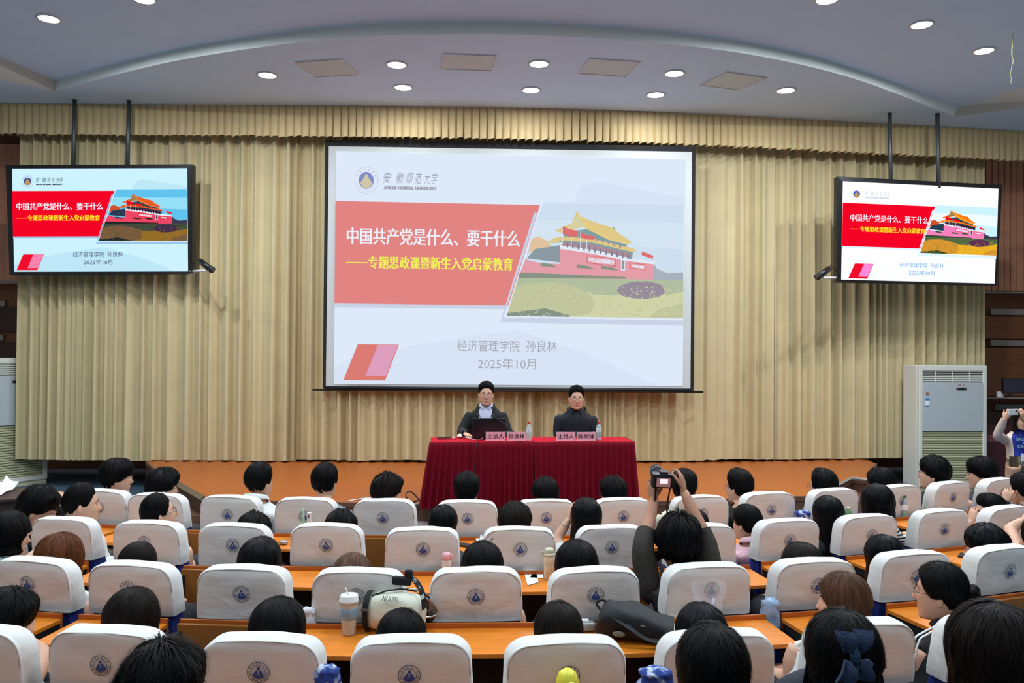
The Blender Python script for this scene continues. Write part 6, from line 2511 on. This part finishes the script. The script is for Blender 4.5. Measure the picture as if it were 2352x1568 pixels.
def crumple(cx, cy, z0, z1, r0, r1, seed, n=20, m=9, amp=.25, sy=.7):
    rows = []
    for i in range(m + 1):
        t = i / m
        r = r0 + (r1 - r0) * t
        row = []
        for k in range(n):
            a = 2 * PI * k / n
            q = 1 + amp * rng_noise(math.cos(a) * 1.8 + seed, math.sin(a) * 1.8, t * 2.5) + amp * .5 * rng_noise(math.cos(a) * 6, math.sin(a) * 6 + seed, t * 5)
            row.append((cx + r * q * math.cos(a), cy + r * q * sy * math.sin(a), z0 + (z1 - z0) * t + .02 * t * rng_noise(a, seed, 1)))
        rows.append(row)
    return B().grid(rows, closed=True)


crumple(0, 0, 0, .12, .055, .05, 3).obj('bag_film', mat('film_green', (206, 232, 206), .25, alpha=.5), e, smooth=True)
crumple(0, 0, .0, .055, .05, .05, 5, amp=.15).obj('bag_contents', mat('bag_white', (216, 222, 208), .6), e, smooth=True)
B().box((.035, -.015, .095), (.028, .03, .19), bev=.003).obj('milk_carton', M_WHITEP, e)
B().box((.035, -.031, .165), (.008, .002, .02)).obj('carton_mark', mat('mark_dark_red', (120, 30, 50), .5), e)
B().tube([(-.005, 0, .06), (-.012, 0, .21)], .008, 6).obj('straw_sleeve', mat('pale_green', (186, 226, 200), .4), e)

# cup with purple band in clear bag, in front of the seat 3/7
p = dpt(1636, 1455)
e = empty('iced_drink_cup', (p[0], p[1] + .03, p[2]), 'clear cup with purple band and straw in a plastic bag, on a desk', 'cup')
B().lathe((0, 0, 0), [(.030, 0), (.042, .09), (.043, .095)], 20).obj('cup_body', M_WATER, e, smooth=True)
B().lathe((0, 0, 0), [(.0375, .05), (.0385, .052), (.0425, .082), (.0425, .084)], 20).obj('purple_band', mat('band_purple', (96, 80, 214), .4, var=.3, vscale=40), e, smooth=True)
B().tube([(.005, 0, .03), (.012, 0, .16)], .007, 8).obj('straw', mat('straw_lilac', (196, 190, 226), .4), e, smooth=True)
crumple(-.01, 0, .03, .24, .055, .08, 8, amp=.3).obj('bag_film', mat('film_clear', (236, 238, 244), .15, alpha=.22), e, smooth=True)

# white sports bag
p = dpt(896, 1478)
e = empty('sports_bag', (p[0], p[1] + .17, p[2]), 'white barrel sports bag with black strap and lettering, on the desk', 'bag', rz=-.18)
rows = []
prof_n = 26
for i in range(13):
    t = i / 12
    x = -.145 + .29 * t
    s = (1 - abs(2 * t - 1) ** 6 * .45)
    row = []
    for k in range(prof_n):
        a = 2 * PI * k / prof_n
        yy = .078 * math.copysign(abs(math.cos(a)) ** .85, math.cos(a)) * s
        zz = .088 + .088 * math.copysign(abs(math.sin(a)) ** .85, math.sin(a)) * s
        w = .006 * rng_noise(x * 16, yy * 18, zz * 18)
        row.append((x, yy + w, zz + w + .012 * math.sin(PI * t) * (1 if math.sin(a) > .3 else 0)))
    rows.append(row)
bb = B().grid(rows, closed=True)
n0 = len(bb.v)
bb.add([rows[0][k] for k in range(prof_n)], [tuple(range(prof_n))])
bb.add([rows[-1][k] for k in range(prof_n)], [tuple(range(prof_n - 1, -1, -1))])
bb.obj('bag_body', mat('bag_cream', (214, 216, 196), .55, bump=.3, bscale=20), e, smooth=True)
b = B()
pts = [(-.128, -.083 * math.cos(a), .088 + .097 * math.sin(a)) for a in np.linspace(-1.4, 1.9, 14)]
b.grid([[(x + w, y, z) for w in (-.014, .014)] for (x, y, z) in pts])
b.grid([[(x + w, y - .003, z + .001) for w in (-.014, .014)] for (x, y, z) in pts])
b.obj('side_strap', M_BLACKM, e)
B().box((-.128, -.088, .118), (.034, .006, .012), bev=.002).obj('buckle', M_STEEL, e)
b = B()
b.tube([(-.11, -.03, .172), (-.04, -.02, .196), (.03, 0, .205), (.10, .02, .19)], .004, 6)
b.obj('zip_cord', M_BLACKM, e)
b = B()
b.box((.02, .03, .235), (.10, .03, .045), bev=.012).box((.055, .035, .265), (.042, .03, .05), bev=.01)
b.obj('strap_bundle', M_BLACKM, e)
sp_ = catmull([(.075, .03, .25), (.11, .0, .235), (.145, -.03, .195), (.16, -.05, .13)], 5)
b = B().grid([[(q[0] + w * .6, q[1] + w * .5, q[2] + w * .4) for w in (-.016, .016)] for q in sp_])
b.obj('shoulder_strap', M_BLACKM, e)
for k, chh in enumerate('OYI'):
    v, f = text_fit(chh, -.010, -.012, .010, .012, .03)
    q = sp_[3 + k * 4]
    vv = [(q[0] + p_[0] * .72 + p_[1] * .25, q[1] - .008 + p_[0] * .3, q[2] + p_[0] * .55 - p_[1] * .75 + .004) for p_ in v]
    B().add(vv, f).obj('strap_letter', M_PAPER, e)
v, f = text_fit('NUOYI', -.03, -.011, .05, .013, .004, .2)
vv = []
for q in v:
    a = .75 + q[1] / .095
    vv.append((q[0] - .015, -.098 * math.cos(a), .088 + .118 * math.sin(a) + .006))
B().add(vv, f).obj('bag_lettering', M_INK, e)

# black backpack lying on desk
p = dpt(1462, 1492)
e = empty('backpack', (p[0], p[1] + .16, p[2] - .0), 'soft black backpack lying on the desk, right of centre', 'backpack', rz=-.22)
rows = []
for i in range(15):
    t = i / 14
    x = -.16 + .36 * t
    hh = .165 * (1 - .75 * max(0, t - .35) ** 1.1) * (1 - (1 - min(1, t / .12)) ** 2 * .5)
    dd_ = .115 * (1 - .2 * t) * (1 - (1 - min(1, t / .12)) ** 2 * .3)
    row = []
    for k in range(28):
        a = 2 * PI * k / 28
        yy = dd_ * math.copysign(abs(math.cos(a)) ** .7, math.cos(a))
        zz = hh / 2 + hh / 2 * math.copysign(abs(math.sin(a)) ** .7, math.sin(a))
        w = .022 * rng_noise(x * 9, yy * 10, zz * 9 + 2) + .006 * rng_noise(x * 30, yy * 30, zz * 22)
        row.append((x, yy + w * .4, max(0.0, zz + w * (zz / .12))))
    rows.append(row)
bb = B().grid(rows, closed=True)
bb.add(rows[0], [tuple(range(28))])
bb.add(rows[-1], [tuple(range(27, -1, -1))])
bb.obj('bag_body', mat('backpack_black', (12, 13, 16), .7, bump=.5, bscale=14), e, smooth=True)
b = B()
for s in (-1, 1):
    q = catmull([(-.08, -.08 + s * .02, .12), (0, -.13 + s * .01, .09), (.08, -.15, .05), (.16, -.11 + s * .02, .03)], 5)
    b.grid([[tuple(np.array(p_) + np.array([0, w, w * .3])) for w in (-.012, .012)] for p_ in q])
b.obj('shoulder_strap', M_BLACKM, e)
B().tube(catmull([(-.15, .0, .12), (-.17, 0, .15), (-.14, .02, .16), (-.11, .02, .14)], 4), .006, 6).obj('grab_handle', M_BLACKM, e)
v, f = text_fit('MINISOCIETY', .05, -.004, .15, .006, .01)
B().add([(q[0], -.10 - q[1] * .3 + (q[0] - .05) * .2, .092 - (q[0] - .05) * .35 + q[1]) for q in v], f).obj('bag_lettering', M_PAPER, e)
v, f = blob_mesh(np.array([-.05, -.12, .05]), np.eye(3), .03, .006, .014, 1)
B().add(v, f).obj('pale_lining', mat('lining', (120, 126, 108), .8), e, smooth=True)

# silver handbag behind the white bag
p = P(962, 1440, 3.92)
e = empty('handbag', (p[0], p[1], DZ + .002), 'translucent bag with shiny silver rims between two seats, behind the sports bag', 'bag', rz=.3)
ring = [(.095 * math.cos(a), .0, .11 + .05 * math.sin(a) - .035 * math.cos(a)) for a in np.linspace(0, 2 * PI, 33)]
B().tube(ring, .005, 8, cap=False).tube([(x * .95, .05, z + .012) for x, y, z in ring], .005, 8, cap=False).obj('silver_rim', M_CHROME, e, smooth=True)
B().grid([[(x, y, z) for x, y, z in ring], [(x * .8, .02, z * .35) for x, y, z in ring], [(x * .7, .025, 0.0) for x, y, z in ring]]).obj('bag_side', mat('smoky', (70, 58, 60), .2, alpha=.75), e, smooth=True)

# white bag corner left of third seat
p = P(708, 1432, 3.95)
e = empty('tote_bag', (p[0], p[1], DZ - .06), 'crumpled white bag bulging out beside the fourth seat of the third row', 'bag')
crumple(0, 0, .0, .13, .045, .03, 12, amp=.35).obj('bag_cloth', mat('tote_white', (214, 216, 222), .7), e, smooth=True)
v, f = blob_mesh(np.array([0, 0, .13]), np.eye(3), .035, .025, .02, 3, .4)
B().add(v, f).obj('bag_top', MATS['tote_white'], e, smooth=True)
# pale blue bag right
p = P(1768, 1420, 4.12)
e = empty('cloth_bag', (p[0], p[1], DZ - .06), 'pale blue shiny cloth bag hanging between two seats, right of the cup with purple band', 'bag')
crumple(0, 0, .0, .13, .055, .045, 15, amp=.3).obj('bag_cloth', mat('pale_blue_cloth', (150, 176, 206), .35), e, smooth=True)
v, f = blob_mesh(np.array([0.005, 0, .125]), np.eye(3), .045, .03, .035, 9, .5)
B().add(v, f).obj('gathered_top', MATS['pale_blue_cloth'], e, smooth=True)
# blue patterned bags
def blue_pat():
    if 'blue_pattern' in MATS:
        return MATS['blue_pattern']
    m = mat('blue_pattern', (44, 92, 176), .8, var=.5, vscale=26, detail=3)
    for n in m.node_tree.nodes:
        if n.type == 'VALTORGB':
            n.color_ramp.elements[0].position = .5
            n.color_ramp.elements[1].position = .62
            n.color_ramp.elements[0].color = lin((34, 66, 150))
            n.color_ramp.elements[1].color = lin((196, 210, 228))
    return m


for (x, y, z, s_, l) in [(1843, 1196, 6.2, .075, 'blue and white patterned bag on the seat between two white covers, row nearest the stage'),
                         (1992, 1196, 6.4, .05, 'blue patterned cloth peeking out behind the woman with the striped top'),
                         (1506, 1585, 2.85, .07, 'blue and white jacket bundle at the bottom edge, right of centre'),
                         (752, 1580, 2.85, .05, 'blue crumpled cloth at the bottom edge, left of centre')]:
    p = P(x, y, z)
    e = empty('cloth_bundle', p, l, 'cloth', 'blue cloth bundles')
    crumple(0, 0, -.1 if z > 4 else -.03, .06, s_, s_ * .8, int(x), amp=.35).obj('fabric', blue_pat(), e, smooth=True)
    v, f = blob_mesh(np.array([0, 0, .06]), np.eye(3), s_ * .85, s_ * .6, .025, int(x), .3)
    B().add(v, f).obj('fold', blue_pat(), e, smooth=True)

# side table with papers, far left
a, b_ = G(-70, 1150, .75), G(58, 1122, .75)
e = empty('side_table', ((a[0] + b_[0]) / 2 - .1, (a[1] + b_[1]) / 2, FZ), 'dark brown table at the left edge with loose papers on it', 'table', rz=.35)
B().box((0, 0, .815), (.95, .6, .03), bev=.006).obj('tabletop', mat('table_brown', (70, 50, 44), .35), e)
me = mesh('leg', *(lambda q: (q.v, q.f))(B().box((0, 0, .40), (.05, .05, .80), bev=.004)), M_DARKW)
for sx in (-.43, .43):
    for sy in (-.26, .26):
        link('leg', me, e, (sx, sy, 0))
B().box((0, -.26, .68), (.82, .02, .24)).obj('apron', M_DARKW, e)
sheet('paper_sheet', [(-10, 1122), (14, 1114), (44, 1122), (0, 1138)], 'curled white paper on the dark table at the left edge', M_PAPER, z=.755, curlv=.05)
# items by the right wall
p = P(2322, 886, 13.6)
e = empty('wall_monitor', p, 'small dark monitor on the wall at the right edge', 'monitor')
B().box((.1, 0, 0), (.50, .05, .26), bev=.006).obj('housing', M_BLACK, e)
B().box((.1, -.027, .005), (.46, .004, .22)).obj('screen', mat('dead_screen', (34, 34, 52), .15), e)
B().box((.0, 0, -.15), (.05, .03, .06)).obj('stand', M_BLACK, e)
p = P(2297, 906, 13.7)
tag(B().box((0, 0, 0), (.105, .05, .10), bev=.008).obj('switch_box', M_WHITEP, loc=tuple(p)), 'small white box on the wall ledge right of the air conditioner', 'switch box')
p = P(2268, 1050, 13.0)
e = empty('maroon_cabinet', (p[0] + .25, 13.4, FZ), 'dark maroon cabinet with patterned band, behind the air conditioner at the right', 'cabinet')
B().box((0, 0, .5), (.9, .4, 1.0), bev=.01).obj('cabinet_body', mat('maroon', (66, 18, 30), .5), e)
B().box((0, -.205, .78), (.86, .01, .12), bev=.002).obj('patterned_band', mat('maroon_pattern', (120, 60, 70), .6, var=.6, vscale=30), e)

# cables on the stage
for i, (pts, m, l) in enumerate([
    ([(800, 1150), (850, 1143), (905, 1146), (938, 1158), (962, 1156)], M_WHITEP, 'white cable lying on the stage floor left of the red table'),
    ([(820, 1146), (870, 1140), (920, 1150), (945, 1153), (960, 1148)], M_BLACK, 'black cable lying on the stage floor left of the red table')]):
    tag(B().tube(catmull([G(x, y, STZ + .008) for x, y in pts], 5), .007, 6).obj('floor_cable', m, smooth=True), l, 'cable')
lp = catmull([G(938, 1152, STZ + .01), P(932, 1134, 9.2), P(944, 1129, 9.2), P(958, 1142, 9.2), G(966, 1152, STZ + .01)], 6)
tag(B().tube(lp, .007, 6).obj('cable_loop', M_BLACK, smooth=True), 'black cable loop standing up at the left foot of the red drape', 'cable')
tag(B().tube(catmull([G(120, 1088, FZ + .01), G(200, 1092, FZ + .01), G(260, 1089, FZ + .01), G(330, 1096, FZ + .01)], 5), .012, 6).obj('floor_cable', M_BLACK, smooth=True), 'thin dark cable on the floor below the left curtain', 'cable')

# tinsel string hanging from the raised ceiling
zt = 9.45
pts = [P(2327, 44, zt)]
r_ = random.Random(2)
for k in range(1, 26):
    pts.append(P(2327 - k * .15 + (r_.uniform(-3, 3) if k > 14 else r_.uniform(-.6, .6)), 44 + k * 5.9, zt))
tag(B().tube(pts, .004, 5).obj('tinsel_string', mat('tinsel', (196, 190, 120), .3, metal=.5)), 'thin golden tinsel string hanging from the ceiling at the upper right', 'string')
p = P(2322, 192, zt)
